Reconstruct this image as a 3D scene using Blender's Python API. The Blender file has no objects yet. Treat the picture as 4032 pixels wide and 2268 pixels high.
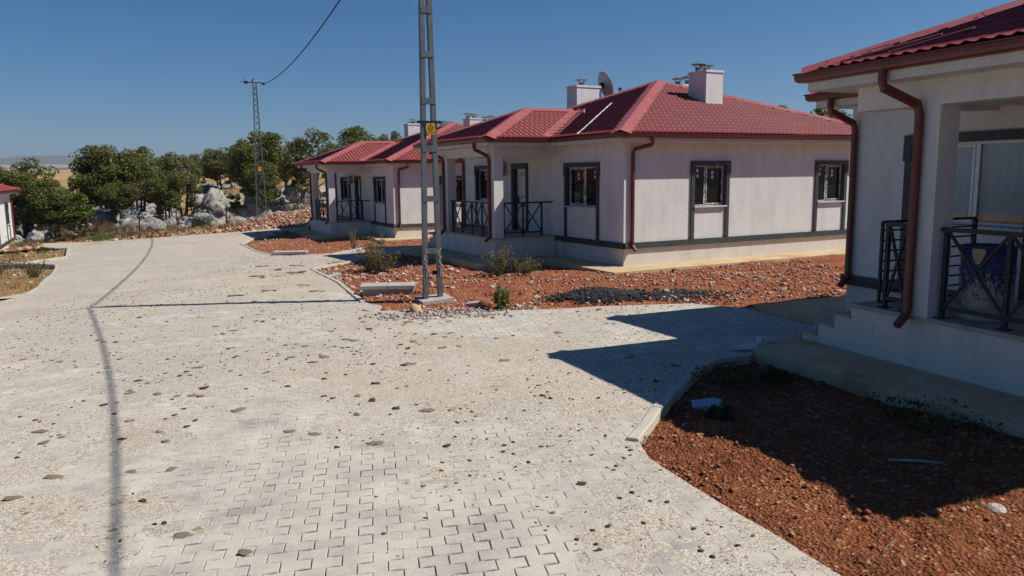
import bpy, bmesh, math, random
import numpy as np
from mathutils import Vector, Matrix

SC = bpy.context.scene
COL = SC.collection
rnd = random.Random(7)
RS = np.random.RandomState(11)

# ---------------------------------------------------------------- camera, sky, sun, exposure
CAMZ = 2.7
def make_camera():
    p, r = math.radians(8.393), math.radians(-0.6686)
    f = Vector((0, math.cos(p), -math.sin(p))); u = Vector((0, math.sin(p), math.cos(p))); x = Vector((1, 0, 0))
    c, s = math.cos(r), math.sin(r)
    R = x * c + u * s; U = u * c - x * s
    cd = bpy.data.cameras.new('camera'); o = bpy.data.objects.new('camera', cd); COL.objects.link(o)
    m = Matrix((R, U, -f)).transposed().to_4x4(); m.translation = (0, 0, CAMZ); o.matrix_world = m
    cd.sensor_width = 36; cd.lens = 36 * 3068.5 / 4032; cd.clip_start = .1; cd.clip_end = 40000
    SC.camera = o
make_camera()
SUN_EL, SUN_AZ = math.radians(49), math.radians(93.5)      # azimuth clockwise from +Y
W = bpy.data.worlds.new('World'); SC.world = W; W.use_nodes = True
nt = W.node_tree
sky = nt.nodes.new('ShaderNodeTexSky'); sky.sky_type = 'NISHITA'; sky.sun_disc = False
sky.sun_elevation = SUN_EL; sky.sun_rotation = SUN_AZ; sky.altitude = 900; sky.air_density = 1.0; sky.dust_density = 1.0; sky.ozone_density = 8
# clear dry-season sky: a little less red and green than the model gives
sep = nt.nodes.new('ShaderNodeSeparateColor'); com = nt.nodes.new('ShaderNodeCombineColor'); nt.links.new(sky.outputs[0], sep.inputs[0])
for ch, (a_, p_) in enumerate(((.4, 1.55), (.74, 1.17), (1.13, 1.0))):
    pw = nt.nodes.new('ShaderNodeMath'); pw.operation = 'POWER'; pw.inputs[1].default_value = p_; nt.links.new(sep.outputs[ch], pw.inputs[0])
    ml = nt.nodes.new('ShaderNodeMath'); ml.operation = 'MULTIPLY'; ml.inputs[1].default_value = a_; nt.links.new(pw.outputs[0], ml.inputs[0])
    mn = nt.nodes.new('ShaderNodeMath'); mn.operation = 'MINIMUM'; nt.links.new(ml.outputs[0], mn.inputs[0])
    lim = nt.nodes.new('ShaderNodeMath'); lim.operation = 'MULTIPLY'; lim.inputs[1].default_value = 1.1; nt.links.new(sep.outputs[ch], lim.inputs[0]); nt.links.new(lim.outputs[0], mn.inputs[1])
    nt.links.new(mn.outputs[0], com.inputs[ch])
nt.links.new(com.outputs[0], nt.nodes['Background'].inputs[0]); nt.nodes['Background'].inputs[1].default_value = .056
sd = bpy.data.lights.new('sun', 'SUN'); so = bpy.data.objects.new('sun', sd); COL.objects.link(so)
sd.energy = 5.0; sd.angle = math.radians(.5); sd.color = (1, .955, .88)
sv = Vector((math.cos(SUN_EL) * math.sin(SUN_AZ), math.cos(SUN_EL) * math.cos(SUN_AZ), math.sin(SUN_EL)))
so.rotation_euler = sv.to_track_quat('Z', 'Y').to_euler(); so.location = (30, 0, 40)
SC.view_settings.view_transform = 'Standard'; SC.view_settings.look = 'None'; SC.view_settings.gamma = 1
SC.view_settings.use_curve_mapping = False; SC.view_settings.exposure = 0.17
SC.cycles.max_bounces = 6; SC.cycles.diffuse_bounces = 3; SC.cycles.glossy_bounces = 3; SC.cycles.transparent_max_bounces = 8
SC.cycles.caustics_reflective = False; SC.cycles.caustics_refractive = False

# ---------------------------------------------------------------- measured positions (metres)
HOUSE=[([9.896, 3.285, 0.889], 0.37960911230876665), ([3.21, 22.279, 0.67], 0.4846779332788253), ([-5.728, 38.304, 0.266], 0.4663519761328848)]
Y1=[[2.081, 4.664, 0.123], [1.89, 5.141, 0.121], [1.7, 5.579, 0.126], [1.453, 6.175, 0.125], [1.227, 6.771, 0.123], [1.208, 7.208, 0.118], [1.621, 8.223, 0.127], [1.898, 8.82, 0.13], [2.292, 9.616, 0.13], [2.755, 10.331, 0.13], [3.287, 10.571, 0.138]]
Y2=[[4.72, 14.364, 0.107], [3.647, 15.373, 0.071], [3.277, 15.392, 0.064], [1.944, 15.369, 0.044], [0.341, 15.186, 0.014], [-0.593, 15.123, -0.003], [-1.868, 15.04, -0.029], [-2.564, 15.791, -0.058], [-3.232, 17.018, -0.097], [-4.594, 20.804, -0.18], [-6.242, 24.433, -0.241], [-6.145, 24.97, -0.244], [-5.391, 26.6, -0.244]]
Y3=[[-6.381, 32.667, -0.363], [-7.044, 30.166, -0.332], [-8.518, 29.744, -0.363], [-9.404, 30.653, -0.402], [-10.876, 33.265, -0.488], [-13.162, 38.061, -0.588], [-13.62, 41.264, -0.576], [-12.924, 43.201, -0.525]]
FAR=[[-12.375, 47.509, -0.432], [-14.559, 47.915, -0.507], [-15.809, 46.532, -0.585], [-17.805, 46.774, -0.699], [-20.507, 47.481, -0.892], [-23.827, 48.794, -1.159], [-28.528, 51.406, -1.509]]
Y4A=[[-28.12, 46.741, -1.461], [-25.084, 43.932, -1.227], [-19.98, 34.762, -0.852], [-20.51, 32.593, -0.862]]
Y4B=[[-19.982, 31.227, -0.821], [-17.383, 29.499, -0.675], [-15.751, 26.413, -0.565], [-15.2, 25.166, -0.526], [-13.939, 22.653, -0.448], [-13.444, 21.484, -0.418], [-13.318, 20.909, -0.408], [-13.567, 20.411, -0.412]]
FENCE=[[-34.528, 60.126, -1.841], [-32.206, 62.726, -1.601], [-25.619, 55.673, -1.294], [-20.881, 51.89, -0.925], [-20.288, 59.475, -0.862]]
MISC=[[-1.766, 17.241, -0.071], [-17.142, 53.501, -0.653], [-3.63, 18.604, -0.133], [-2.308, 18.013, -0.095], [-9.307, 30.435, -0.396], [-8.32, 30.538, -0.372], [-10.072, 15.049, -0.235], [2.179, 8.641, 0.132], [2.209, 8.403, 0.133], [3.5, 10.988, 0.136], [3.705, 10.83, 0.141], [1.116, 16.397, 0.006], [2.913, 16.025, 0.046], [4.099, 15.493, 0.078]]
PLANT=[[-4.262, 26.624, -0.219], [-0.419, 21.689, -0.106], [-0.212, 15.402, -0.001], [-17.887, 27.689, -0.678], [-15.74, 25.52, -0.555], [2.788, 9.676, 0.134], [2.185, 8.482, 0.132], [2.842, 5.839, 0.138], [2.852, 5.301, 0.13], [3.008, 4.924, 0.138], [3.612, 5.661, 0.142], [2.83, 5.044, 0.137], [3.316, 5.462, 0.141]]
DUNG=[[-4.574, 10.648, -0.015, 0.085], [-5.053, 10.21, -0.021, 0.096], [-4.846, 10.052, -0.014, 0.082], [-4.461, 9.477, 0.002, 0.11], [-3.952, 9.698, 0.016, 0.121], [-3.854, 9.321, 0.02, 0.106], [-2.485, 9.96, 0.042, 0.076], [-2.282, 9.108, 0.058, 0.06], [-2.149, 9.009, 0.061, 0.079], [-1.748, 9.625, 0.062, 0.114], [-1.652, 8.851, 0.073, 0.096], [-1.316, 8.494, 0.078, 0.101], [-1.515, 10.599, 0.058, 0.101], [-1.607, 11.73, 0.039, 0.099], [-3.312, 12.18, -0.005, 0.105], [-2.664, 11.945, 0.015, 0.064], [-2.824, 12.103, 0.007, 0.052], [-1.118, 10.243, 0.071, 0.049], [0.344, 8.856, 0.105, 0.075], [0.431, 8.738, 0.11, 0.056], [-0.644, 7.225, 0.099, 0.079], [0.688, 5.418, 0.113, 0.049], [-0.297, 5.515, 0.101, 0.075], [-0.591, 5.794, 0.102, 0.046], [-0.683, 5.634, 0.095, 0.038], [-4.252, 8.347, 0.022, 0.099], [-3.536, 7.594, 0.042, 0.099], [-3.486, 6.78, 0.049, 0.099], [-4.146, 6.698, 0.033, 0.127], [-2.319, 5.213, 0.071, 0.058], [-3.037, 5.569, 0.059, 0.063], [-7.27, 13.375, -0.127, 0.079], [-7.079, 13.237, -0.12, 0.093], [-6.833, 13.159, -0.113, 0.092], [-4.832, 14.812, -0.092, 0.113], [-2.529, 13.551, -0.013, 0.129], [-4.552, 12.215, -0.037, 0.082], [-2.235, 10.14, 0.046, 0.055], [-1.106, 8.615, 0.085, 0.042], [-1.746, 8.335, 0.074, 0.055], [1.765, 9.356, 0.124, 0.091], [1.703, 10.865, 0.11, 0.069], [1.448, 9.375, 0.118, 0.04], [-1.605, 11.392, 0.043, 0.048], [-5.924, 17.684, -0.167, 0.135], [-7.413, 24.568, -0.27, 0.264], [-7.266, 22.504, -0.248, 0.17], [-6.44, 23.757, -0.242, 0.202], [-5.164, 13.621, -0.076, 0.091], [-5.413, 15.385, -0.115, 0.084], [-6.377, 15.6, -0.143, 0.105], [-6.859, 15.221, -0.147, 0.086], [-7.73, 15.892, -0.182, 0.091], [-3.834, 8.527, 0.029, 0.06], [-4.212, 11.522, -0.018, 0.064], [-3.35, 11.248, 0.008, 0.061], [-6.046, 11.694, -0.068, 0.062], [-5.28, 9.276, -0.016, 0.056], [-2.533, 10.278, 0.04, 0.05], [-3.132, 9.939, 0.029, 0.049], [-3.712, 10.334, 0.012, 0.052], [-2.524, 6.246, 0.064, 0.037], [-1.459, 6.606, 0.082, 0.033], [-1.18, 6.627, 0.089, 0.033], [0.132, 6.729, 0.108, 0.037], [-0.171, 7.624, 0.105, 0.033], [0.462, 7.406, 0.11, 0.032], [-0.328, 5.854, 0.105, 0.029], [-0.766, 6.25, 0.093, 0.049], [-1.218, 5.155, 0.087, 0.03], [-0.057, 5.118, 0.106, 0.035], [0.292, 5.676, 0.112, 0.032], [0.004, 12.508, 0.062, 0.078], [-0.364, 14.351, 0.019, 0.089], [-0.809, 5.038, 0.098, 0.029], [-2.757, 5.649, 0.065, 0.035], [-3.511, 8.071, 0.037, 0.075], [-3.739, 7.912, 0.037, 0.084], [-3.377, 9.58, 0.026, 0.043]]
ROCK=[[-44.022, 82.127, -0.284, 1.47, 1.24, 0], [-35.366, 66.999, -1.61, 2.4, 1.47, 0], [-31.593, 64.651, -1.488, 1.65, 1.4, 0], [-40.253, 63.749, -1.811, 1.39, 1.54, 0], [-41.361, 66.975, -1.641, 0.97, 1.05, 0], [-45.273, 86.532, 0.197, 0.9, 0.7, 0], [-27.257, 56.591, -1.404, 1.35, 0.83, 1], [-41.212, 71.615, -1.321, 1.01, 1.52, 1], [-32.105, 73.533, -0.987, 1.64, 1.47, 0], [-26.559, 69.741, -0.949, 2.06, 2.06, 0], [-22.215, 66.599, -0.821, 1.29, 1.86, 0], [-34.899, 95.27, 1.065, 1.55, 0.83, 0], [-33.813, 95.897, 1.136, 1.35, 1.14, 0], [-36.228, 93.936, 0.921, 2.16, 0.82, 0], [-28.359, 71.712, -0.93, 1.18, 1.02, 0], [-32.359, 80.763, -0.362, 1.33, 1.33, 0], [-33.294, 85.141, 0.064, 0.84, 0.65, 0], [-21.476, 76.161, -0.292, 1.7, 1.94, 0], [-21.976, 74.672, -0.412, 1.27, 1.03, 0], [-16.896, 65.071, -0.532, 0.76, 1.58, 0], [-18.464, 65.217, -0.621, 0.9, 0.83, 1], [-21.327, 68.807, -0.677, 0.81, 0.96, 0], [-23.628, 64.946, -0.974, 0.53, 0.56, 0], [-21.768, 58.781, -0.98, 1.02, 0.58, 2], [-20.275, 57.105, -0.885, 0.87, 0.56, 2], [-19.778, 63.647, -0.746, 0.48, 0.41, 2], [-37.465, 89.638, 0.495, 0.79, 0.79, 0], [-37.856, 87.66, 0.293, 0.97, 0.88, 0], [-45.617, 93.397, 0.901, 1.27, 1.06, 0], [-30.383, 68.307, -1.239, 0.99, 0.84, 0], [-25.013, 59.563, -1.207, 0.99, 0.73, 0], [-32.59, 69.532, -1.29, 0.78, 0.71, 0], [-35.952, 71.291, -1.362, 0.9, 0.73, 0], [-27.505, 79.056, -0.346, 0.77, 0.77, 0], [-14.224, 43.812, -0.557, 0.28, 0.19, 2], [-18.132, 47.964, -0.714, 0.37, 0.21, 2], [-21.163, 54.192, -0.956, 0.36, 0.21, 2], [-31.001, 56.693, -1.657, 0.86, 0.4, 2], [-34.124, 57.796, -1.861, 0.75, 0.34, 2], [-35.88, 63.309, -1.828, 0.74, 0.37, 2], [-18.105, 52.557, -0.713, 0.34, 0.28, 2], [-42.339, 104.106, 1.798, 1.72, 0.8, 0], [-32.547, 86.76, 0.26, 1.23, 0.76, 0], [-27.524, 85.485, 0.244, 1.1, 0.92, 0], [-20.902, 77.651, -0.166, 0.99, 1.23, 0]]
TREE=[[-37.08, 60.0, -1.95, 6.22, 7.2, 0], [-42.14, 64.0, -1.8, 5.53, 4.69, 0], [-30.94, 56.0, -1.66, 3.69, 1.89, 1], [-35.85, 70.0, -1.45, 7.17, 5.22, 0], [-34.15, 72.0, -1.21, 7.13, 4.47, 0], [-41.13, 78.0, -0.74, 5.87, 3.6, 0], [-46.62, 80.0, -0.5, 4.14, 4.25, 0], [-27.81, 66.0, -1.2, 6.29, 3.84, 2], [-36.21, 82.0, -0.36, 5.52, 3.2, 0], [-33.89, 92.0, 0.77, 5.3, 4.5, 0], [-37.16, 95.0, 1.03, 4.8, 3.64, 0], [-20.99, 66.0, -0.76, 7.3, 4.77, 0], [-29.76, 88.0, 0.45, 6.52, 3.32, 0], [-20.52, 76.0, -0.25, 6.59, 2.81, 0], [-16.99, 68.0, -0.45, 7.16, 4.65, 2], [-14.96, 78.0, 0.09, 7.61, 4.46, 0], [-12.41, 82.0, 0.4, 7.12, 3.38, 0], [-5.79, 74.0, 0.1, 7.43, 4.16, 0], [-9.65, 85.0, 0.64, 6.61, 3.49, 0], [17.48, 52.0, 0.05, 7.15, 1.68, 2], [22.25, 55.0, 0.07, 7.46, 4.54, 0], [29.28, 60.0, 0.09, 7.17, 4.09, 0], [-21.2, 60.0, -0.92, 2.58, 1.1, 1], [-25.89, 90.0, 0.73, 4.51, 2.87, 0], [-18.05, 80.0, 0.11, 6.1, 2.51, 0], [-29.25, 72.0, -0.96, 5.43, 1.98, 2]]
EXPO=[[-2.601, 8.173, 0.32], [-2.43, 6.763, 0.35], [-1.914, 6.725, 0.42], [-1.35, 5.494, 0.38], [-1.445, 4.957, 0.41], [-0.345, 5.575, 0.28], [-0.043, 4.999, 0.32], [-2.265, 5.114, 0.22], [-2.179, 5.829, 0.21], [-1.225, 6.686, 0.22], [-0.213, 7.702, 0.21], [-2.486, 6.325, 0.22], [-3.702, 18.484, 0.58], [-2.444, 7.518, 0.3], [-0.632, 4.919, 0.2], [-2.398, 4.914, 0.19], [3.303, 12.435, 1.3], [3.787, 13.92, 1.2], [4.584, 12.731, 1.2]]
GP=np.array([(4.35,11.56,.13),(.6,11.3,.13),(0,5,.1),(3,4,.13),(-4,5,.05),(-1.8,17.4,-.1),(-9.5,18.2,-.25),(3.2,22.3,-.04),(10,24,.0),(-5.7,38.3,-.44),(-8.5,30,-.36),(-16.3,50,-.55),(-24,50,-1.2),(-33,51.5,-1.8),(-10,9,-.15),(12,12,.2),(8,-5,.2),(-8,-5,.1)])
def gfeat(x,y): return np.stack([np.ones_like(x),x,y,x*x,x*y,y*y],-1)
GC=np.linalg.lstsq(gfeat(GP[:,0],GP[:,1]),GP[:,2],rcond=None)[0]
GK=np.exp(-((GP[:,None,:2]-GP[None,:,:2])**2).sum(-1)/(2*7.0**2))+.15*np.eye(len(GP))
GR=np.linalg.solve(GK,GP[:,2]-gfeat(GP[:,0],GP[:,1])@GC)
def G(x,y):
    x=np.clip(np.asarray(x,float),-36,15);y=np.clip(np.asarray(y,float),-9,56)
    k=np.exp(-((x[...,None]-GP[:,0])**2+(y[...,None]-GP[:,1])**2)/(2*7.0**2))
    return gfeat(x,y)@GC+k@GR
def TZ(x,y):
    x=np.asarray(x,float);y=np.asarray(y,float)
    g=G(x,y); s=np.clip((y-54)/60,0,1); s=s*s*(3-2*s)
    r=np.hypot(x,y)
    h=np.interp(r,[0,55,75,95,130,300,520,620,900,2000,4000,6500,8000,20000],[.3,.3,1.1,1.9,2.3,3.9,6.0,4.8,5.0,16,48,97,118,118])
    s2=np.clip((r-200)/200,0,1)
    s=np.maximum(s,s2)
    return g*(1-s)+h*s
# ---------------------------------------------------------------- helpers
def fnoise(x, y, seed=0):
    xi = np.floor(x).astype(np.int64); yi = np.floor(y).astype(np.int64); xf = x - xi; yf = y - yi
    def h(a, b):
        n = (a * 374761393 + b * 668265263 + seed * 982451653) & 0xffffffff
        n = ((n ^ (n >> 13)) * 1274126177) & 0xffffffff
        return ((n ^ (n >> 16)) & 0xffff) / 65535.
    u = xf * xf * (3 - 2 * xf); v = yf * yf * (3 - 2 * yf)
    return (h(xi, yi) * (1 - u) + h(xi + 1, yi) * u) * (1 - v) + (h(xi, yi + 1) * (1 - u) + h(xi + 1, yi + 1) * u) * v
def fbm(x, y, scale, oct=4, seed=0):
    t = 0; a = .5; n = 0
    for o in range(oct):
        t = t + a * fnoise(x * scale + 17.3 * o, y * scale - 9.1 * o, seed + o); n += a; a *= .5; scale *= 2.03
    return t / n
def mesh_np(name, V, F, smooth=False, mats=(), mi=None, cols=None):
    me = bpy.data.meshes.new(name)
    V = np.asarray(V, np.float32); F = np.asarray(F, np.int32); k = F.shape[1]
    me.vertices.add(len(V)); me.vertices.foreach_set('co', V.ravel())
    me.loops.add(F.size); me.loops.foreach_set('vertex_index', F.ravel())
    me.polygons.add(len(F)); me.polygons.foreach_set('loop_start', np.arange(0, F.size, k, dtype=np.int32))
    me.update(calc_edges=True); me.validate()
    if smooth: me.polygons.foreach_set('use_smooth', np.ones(len(me.polygons), bool))
    for m in mats: me.materials.append(m)
    if mi is not None: me.polygons.foreach_set('material_index', np.asarray(mi, np.int32))
    if cols is not None:
        a = me.color_attributes.new('col', 'FLOAT_COLOR', 'POINT')
        c = np.ones((len(V), 4), np.float32); c[:, :3] = cols; a.data.foreach_set('color', c.ravel())
    return me
def link(name, me, parent=None, loc=None):
    o = bpy.data.objects.new(name, me); COL.objects.link(o)
    if parent: o.parent = parent
    if loc is not None: o.location = loc
    return o
def empty(name, loc=(0, 0, 0), rz=0):
    o = bpy.data.objects.new(name, None); COL.objects.link(o); o.location = loc; o.rotation_euler = (0, 0, rz); o.empty_display_size = .3
    return o
def tag(o, label, cat, group=None, kind=None):
    o['label'] = label; o['category'] = cat
    if group: o['group'] = group
    if kind: o['kind'] = kind
    return o
def structure(o): o['kind'] = 'structure'; return o
class MB:
    def __init__(s): s.v = []; s.f = []; s.m = []; s.sm = []
    def add(s, vs, fs, mi=0, smooth=False):
        b = len(s.v); s.v += [tuple(v) for v in vs]
        for f in fs: s.f.append([b + i for i in f]); s.m.append(mi); s.sm.append(smooth)
    def box(s, a, b, mi=0):
        (x0, y0, z0), (x1, y1, z1) = [[min(p, q) for p, q in zip(a, b)], [max(p, q) for p, q in zip(a, b)]]
        s.add([(x0, y0, z0), (x1, y0, z0), (x1, y1, z0), (x0, y1, z0), (x0, y0, z1), (x1, y0, z1), (x1, y1, z1), (x0, y1, z1)],
              [(0, 3, 2, 1), (4, 5, 6, 7), (0, 1, 5, 4), (1, 2, 6, 5), (2, 3, 7, 6), (3, 0, 4, 7)], mi)
    def fbox(s, fr, a0, a1, d0, d1, z0, z1, mi=0):          # box in a wall's own frame
        c = [fr(a, d, z) for z in (z0, z1) for d in (d0, d1) for a in (a0, a1)]
        s.add(c, [(0, 1, 3, 2), (4, 6, 7, 5), (0, 4, 5, 1), (1, 5, 7, 3), (3, 7, 6, 2), (2, 6, 4, 0)], mi)
    def bar(s, p, q, w, h=None, ref=(0, 0, 1), mi=0):
        p = Vector(p); q = Vector(q); d = (q - p).normalized(); r = Vector(ref)
        if abs(d.dot(r)) > .95: r = Vector((1, 0, 0))
        a = d.cross(r).normalized(); b = a.cross(d).normalized(); h = h or w
        c = [e + a * (i * w / 2) + b * (j * h / 2) for e in (p, q) for i, j in ((-1, -1), (1, -1), (1, 1), (-1, 1))]
        s.add(c, [(0, 3, 2, 1), (4, 5, 6, 7), (0, 1, 5, 4), (1, 2, 6, 5), (2, 3, 7, 6), (3, 0, 4, 7)], mi)
    def tube(s, pts, rad, n=6, ref=(0, 0, 1), mi=0, smooth=True, prof=None, cap=True):
        pts = [Vector(p) for p in pts]; rings = []; k = len(pts)
        for i, p in enumerate(pts):
            t = (pts[min(i + 1, k - 1)] - pts[max(i - 1, 0)]).normalized(); r = Vector(ref)
            if abs(t.dot(r)) > .97: r = Vector((1, .1, 0))
            a = t.cross(r).normalized(); b = a.cross(t).normalized()
            rr = rad[i] if isinstance(rad, (list, tuple)) else rad
            st = 1.
            if prof and 0 < i < k - 1:
                c = (pts[i] - pts[i - 1]).normalized().dot((pts[i + 1] - pts[i]).normalized()); st = 1 / max(.6, math.sqrt((1 + c) / 2))
            if prof: rings.append([p + a * x * st + b * y * st for x, y in prof])
            else: rings.append([p + (a * math.cos(2 * math.pi * j / n) + b * math.sin(2 * math.pi * j / n)) * rr for j in range(n)])
        m = len(rings[0]); vs = [v for r in rings for v in r]
        fs = [(i * m + j, i * m + (j + 1) % m, (i + 1) * m + (j + 1) % m, (i + 1) * m + j) for i in range(k - 1) for j in range(m)]
        if cap: fs += [tuple(range(m - 1, -1, -1)), tuple((k - 1) * m + j for j in range(m))]
        s.add(vs, fs, mi, smooth)
    def lathe(s, prof, n=24, c=(0, 0, 0), mi=0, smooth=True):
        vs = [(c[0] + r * math.cos(2 * math.pi * j / n), c[1] + r * math.sin(2 * math.pi * j / n), c[2] + z) for r, z in prof for j in range(n)]
        fs = [(i * n + j, i * n + (j + 1) % n, (i + 1) * n + (j + 1) % n, (i + 1) * n + j) for i in range(len(prof) - 1) for j in range(n)]
        s.add(vs, fs, mi, smooth)
    def prism(s, poly, z0, z1, mi=0):
        n = len(poly)
        s.add([(x, y, z0) for x, y in poly] + [(x, y, z1) for x, y in poly],
              [tuple(range(n - 1, -1, -1)), tuple(range(n, 2 * n))] + [(i, (i + 1) % n, n + (i + 1) % n, n + i) for i in range(n)], mi)
    def mesh(s, name, mats):
        me = bpy.data.meshes.new(name); me.from_pydata(s.v, [], s.f)
        for m in (mats if isinstance(mats, (list, tuple)) else [mats]): me.materials.append(m)
        me.polygons.foreach_set('material_index', s.m); me.polygons.foreach_set('use_smooth', s.sm); me.update()
        return me
    def build(s, name, mats, parent=None, loc=None): return link(name, s.mesh(name, mats), parent, loc)

# ---------------------------------------------------------------- materials
def nmat(name):
    m = bpy.data.materials.new(name); m.use_nodes = True
    return m, m.node_tree, m.node_tree.nodes['Principled BSDF']
def nd(nt, t, **kw):
    n = nt.nodes.new(t)
    for k, v in kw.items():
        if k.startswith('p_'): setattr(n, k[2:], v)
        else:
            key = int(k[1:]) if k[0] == 'i' and k[1:].isdigit() else k.replace('_', ' ')
            if isinstance(v, bpy.types.NodeSocket): nt.links.new(v, n.inputs[key])
            else: n.inputs[key].default_value = v
    return n
def c4(c): return (*c, 1) if len(c) == 3 else c
def coords(nt, kind='Object'): return nd(nt, 'ShaderNodeTexCoord').outputs[kind]
def noise(nt, vec, scale, detail=4, rough=.55): return nd(nt, 'ShaderNodeTexNoise', Vector=vec, Scale=scale, Detail=detail, Roughness=rough).outputs['Fac']
def ramp(nt, fac, a, b, ca=(0, 0, 0), cb=(1, 1, 1)):
    r = nd(nt, 'ShaderNodeValToRGB', Fac=fac); e = r.color_ramp.elements
    e[0].position = a; e[1].position = b; e[0].color = c4(ca); e[1].color = c4(cb); return r.outputs['Color']
def mix(nt, fac, a, b, mode='MIX'):
    n = nd(nt, 'ShaderNodeMix', p_data_type='RGBA', p_blend_type=mode)
    for s, v in ((n.inputs[0], fac), (n.inputs[6], a), (n.inputs[7], b)):
        if isinstance(v, bpy.types.NodeSocket): nt.links.new(v, s)
        else: s.default_value = v if isinstance(v, (int, float)) else c4(v)
    return n.outputs[2]
def bump(nt, bs, h, strength=.3, dist=.02):
    b = nd(nt, 'ShaderNodeBump', Height=h, Strength=strength, Distance=dist); nt.links.new(b.outputs[0], bs.inputs['Normal'])
def setc(nt, bs, col):
    if isinstance(col, bpy.types.NodeSocket): nt.links.new(col, bs.inputs['Base Color'])
    else: bs.inputs['Base Color'].default_value = c4(col)
def simple(name, c1, c2=None, scale=6, rough=.8, bs_=0, bscale=40, spec=.3, metal=0, dirt=None, dscale=2.5, dlo=.55, dhi=.7, kind='Object'):
    m, nt, b = nmat(name); v = coords(nt, kind); col = c1
    if c2: col = mix(nt, ramp(nt, noise(nt, v, scale), .35, .65), c1, c2)
    if dirt: col = mix(nt, ramp(nt, noise(nt, v, dscale, 6, .65), dlo, dhi), col, dirt)
    setc(nt, b, col); b.inputs['Roughness'].default_value = rough; b.inputs['Specular IOR Level'].default_value = spec; b.inputs['Metallic'].default_value = metal
    if bs_: bump(nt, b, noise(nt, v, bscale, 5, .6), bs_, .02)
    return m
M = {}
def stucco(name, c):
    m, nt, b = nmat(name); v = coords(nt)
    st = nd(nt, 'ShaderNodeMapping', Vector=v, Scale=(1.2, 1.2, .35)).outputs[0]
    col = mix(nt, ramp(nt, noise(nt, st, 1.9, 7, .68), .42, .72), c, [k * .83 for k in c])
    col = mix(nt, ramp(nt, noise(nt, v, 2.3, 8, .75), .62, .72), col, [k * .8 for k in c])
    col = mix(nt, ramp(nt, noise(nt, v, 45, 2), .66, .74), col, [k * .82 for k in c])
    setc(nt, b, col); b.inputs['Roughness'].default_value = .95; b.inputs['Specular IOR Level'].default_value = .12
    bump(nt, b, noise(nt, v, 130, 3, .6), .35, .006); return m
M['wall'] = stucco('white_stucco', (.67, .665, .64))
M['plinth'] = stucco('plinth_stucco', (.66, .61, .54))
M['trim'] = simple('dark_grey_trim', (.04, .046, .048), (.056, .063, .065), 5, .6, .1, 60, dirt=(.1, .1, .095), dlo=.62, dhi=.8)
M['fascia'] = stucco('fascia_white', (.66, .63, .6))
M['gutter'] = simple('brown_red_gutter', (.125, .022, .014), (.15, .028, .017), 3, .38, 0, spec=.5, dirt=(.17, .06, .04), dlo=.6, dhi=.85)
M['rail'] = simple('black_steel', (.022, .025, .027), (.03, .032, .034), 8, .5, .05, 60)
M['tilefloor'] = simple('porch_tile', (.36, .32, .28), (.42, .38, .34), 4, .7, .1, 60, dirt=(.26, .2, .14), dlo=.5, dhi=.75)
def roof_mat():
    m, nt, b = nmat('red_metal_tile'); v = coords(nt)
    col = mix(nt, ramp(nt, noise(nt, v, 1.3, 6, .7), .35, .7), (.2, .03, .034), (.235, .045, .046))
    col = mix(nt, ramp(nt, noise(nt, v, 9, 6, .7), .55, .85), col, (.29, .1, .095))
    setc(nt, b, col); b.inputs['Roughness'].default_value = .6; b.inputs['Specular IOR Level'].default_value = .22
    bump(nt, b, noise(nt, v, 60, 4), .12, .01); return m
M['roof'] = roof_mat()
M['cap'] = simple('red_sheet_cap', (.3, .075, .07), (.34, .1, .092), 1.5, .5, .12, 3, spec=.3, dirt=(.36, .2, .19), dlo=.55, dhi=.8)
M['upvc'] = simple('white_frame', (.74, .74, .74), (.7, .7, .69), 5, .35, spec=.5)
def film_mat():
    m, nt, b = nmat('printed_protective_film'); v = coords(nt)
    g = nd(nt, 'ShaderNodeMapping', Vector=v, Scale=(24, 24, 26)).outputs[0]
    vor = nd(nt, 'ShaderNodeTexVoronoi', Vector=g, Scale=1.0, p_distance='CHEBYCHEV').outputs['Color']
    r = nd(nt, 'ShaderNodeSeparateColor', Color=vor).outputs[0]
    n2 = noise(nt, v, 90, 2, .7)
    dark = nd(nt, 'ShaderNodeMath', p_operation='MULTIPLY', i0=ramp(nt, r, .34, .4), i1=ramp(nt, n2, .42, .48)).outputs[0]
    col = mix(nt, dark, (.72, .72, .71), (.03, .03, .035))
    setc(nt, b, col); b.inputs['Roughness'].default_value = .4; return m
M['film'] = film_mat()
def glass_dark():
    m, nt, b = nmat('window_glass'); b.inputs['Base Color'].default_value = (.009, .01, .01, 1); b.inputs['Roughness'].default_value = .05
    b.inputs['Specular IOR Level'].default_value = .22; return m
M['glass'] = glass_dark()
def glass_clear():
    m, nt, b = nmat('clear_glass')
    gl = nd(nt, 'ShaderNodeBsdfGlossy', Roughness=.03); tr = nd(nt, 'ShaderNodeBsdfTransparent', Color=(.8, .82, .84, 1))
    fr = nd(nt, 'ShaderNodeFresnel', IOR=1.5); fm = nd(nt, 'ShaderNodeMath', p_operation='MULTIPLY_ADD', i0=fr.outputs[0], i1=.7, i2=.03)
    ms = nd(nt, 'ShaderNodeMixShader', Fac=fm.outputs[0]); nt.links.new(tr.outputs[0], ms.inputs[1]); nt.links.new(gl.outputs[0], ms.inputs[2])
    nt.links.new(ms.outputs[0], nt.nodes['Material Output'].inputs['Surface']); return m
M['clear'] = glass_clear()
M['paper'] = simple('white_paper', (.72, .72, .7), rough=.8)
M['concrete'] = simple('grey_concrete', (.36, .34, .3), (.43, .41, .37), 3, .92, .4, 25, spec=.15, dirt=(.26, .23, .19), dlo=.55, dhi=.72)
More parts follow.
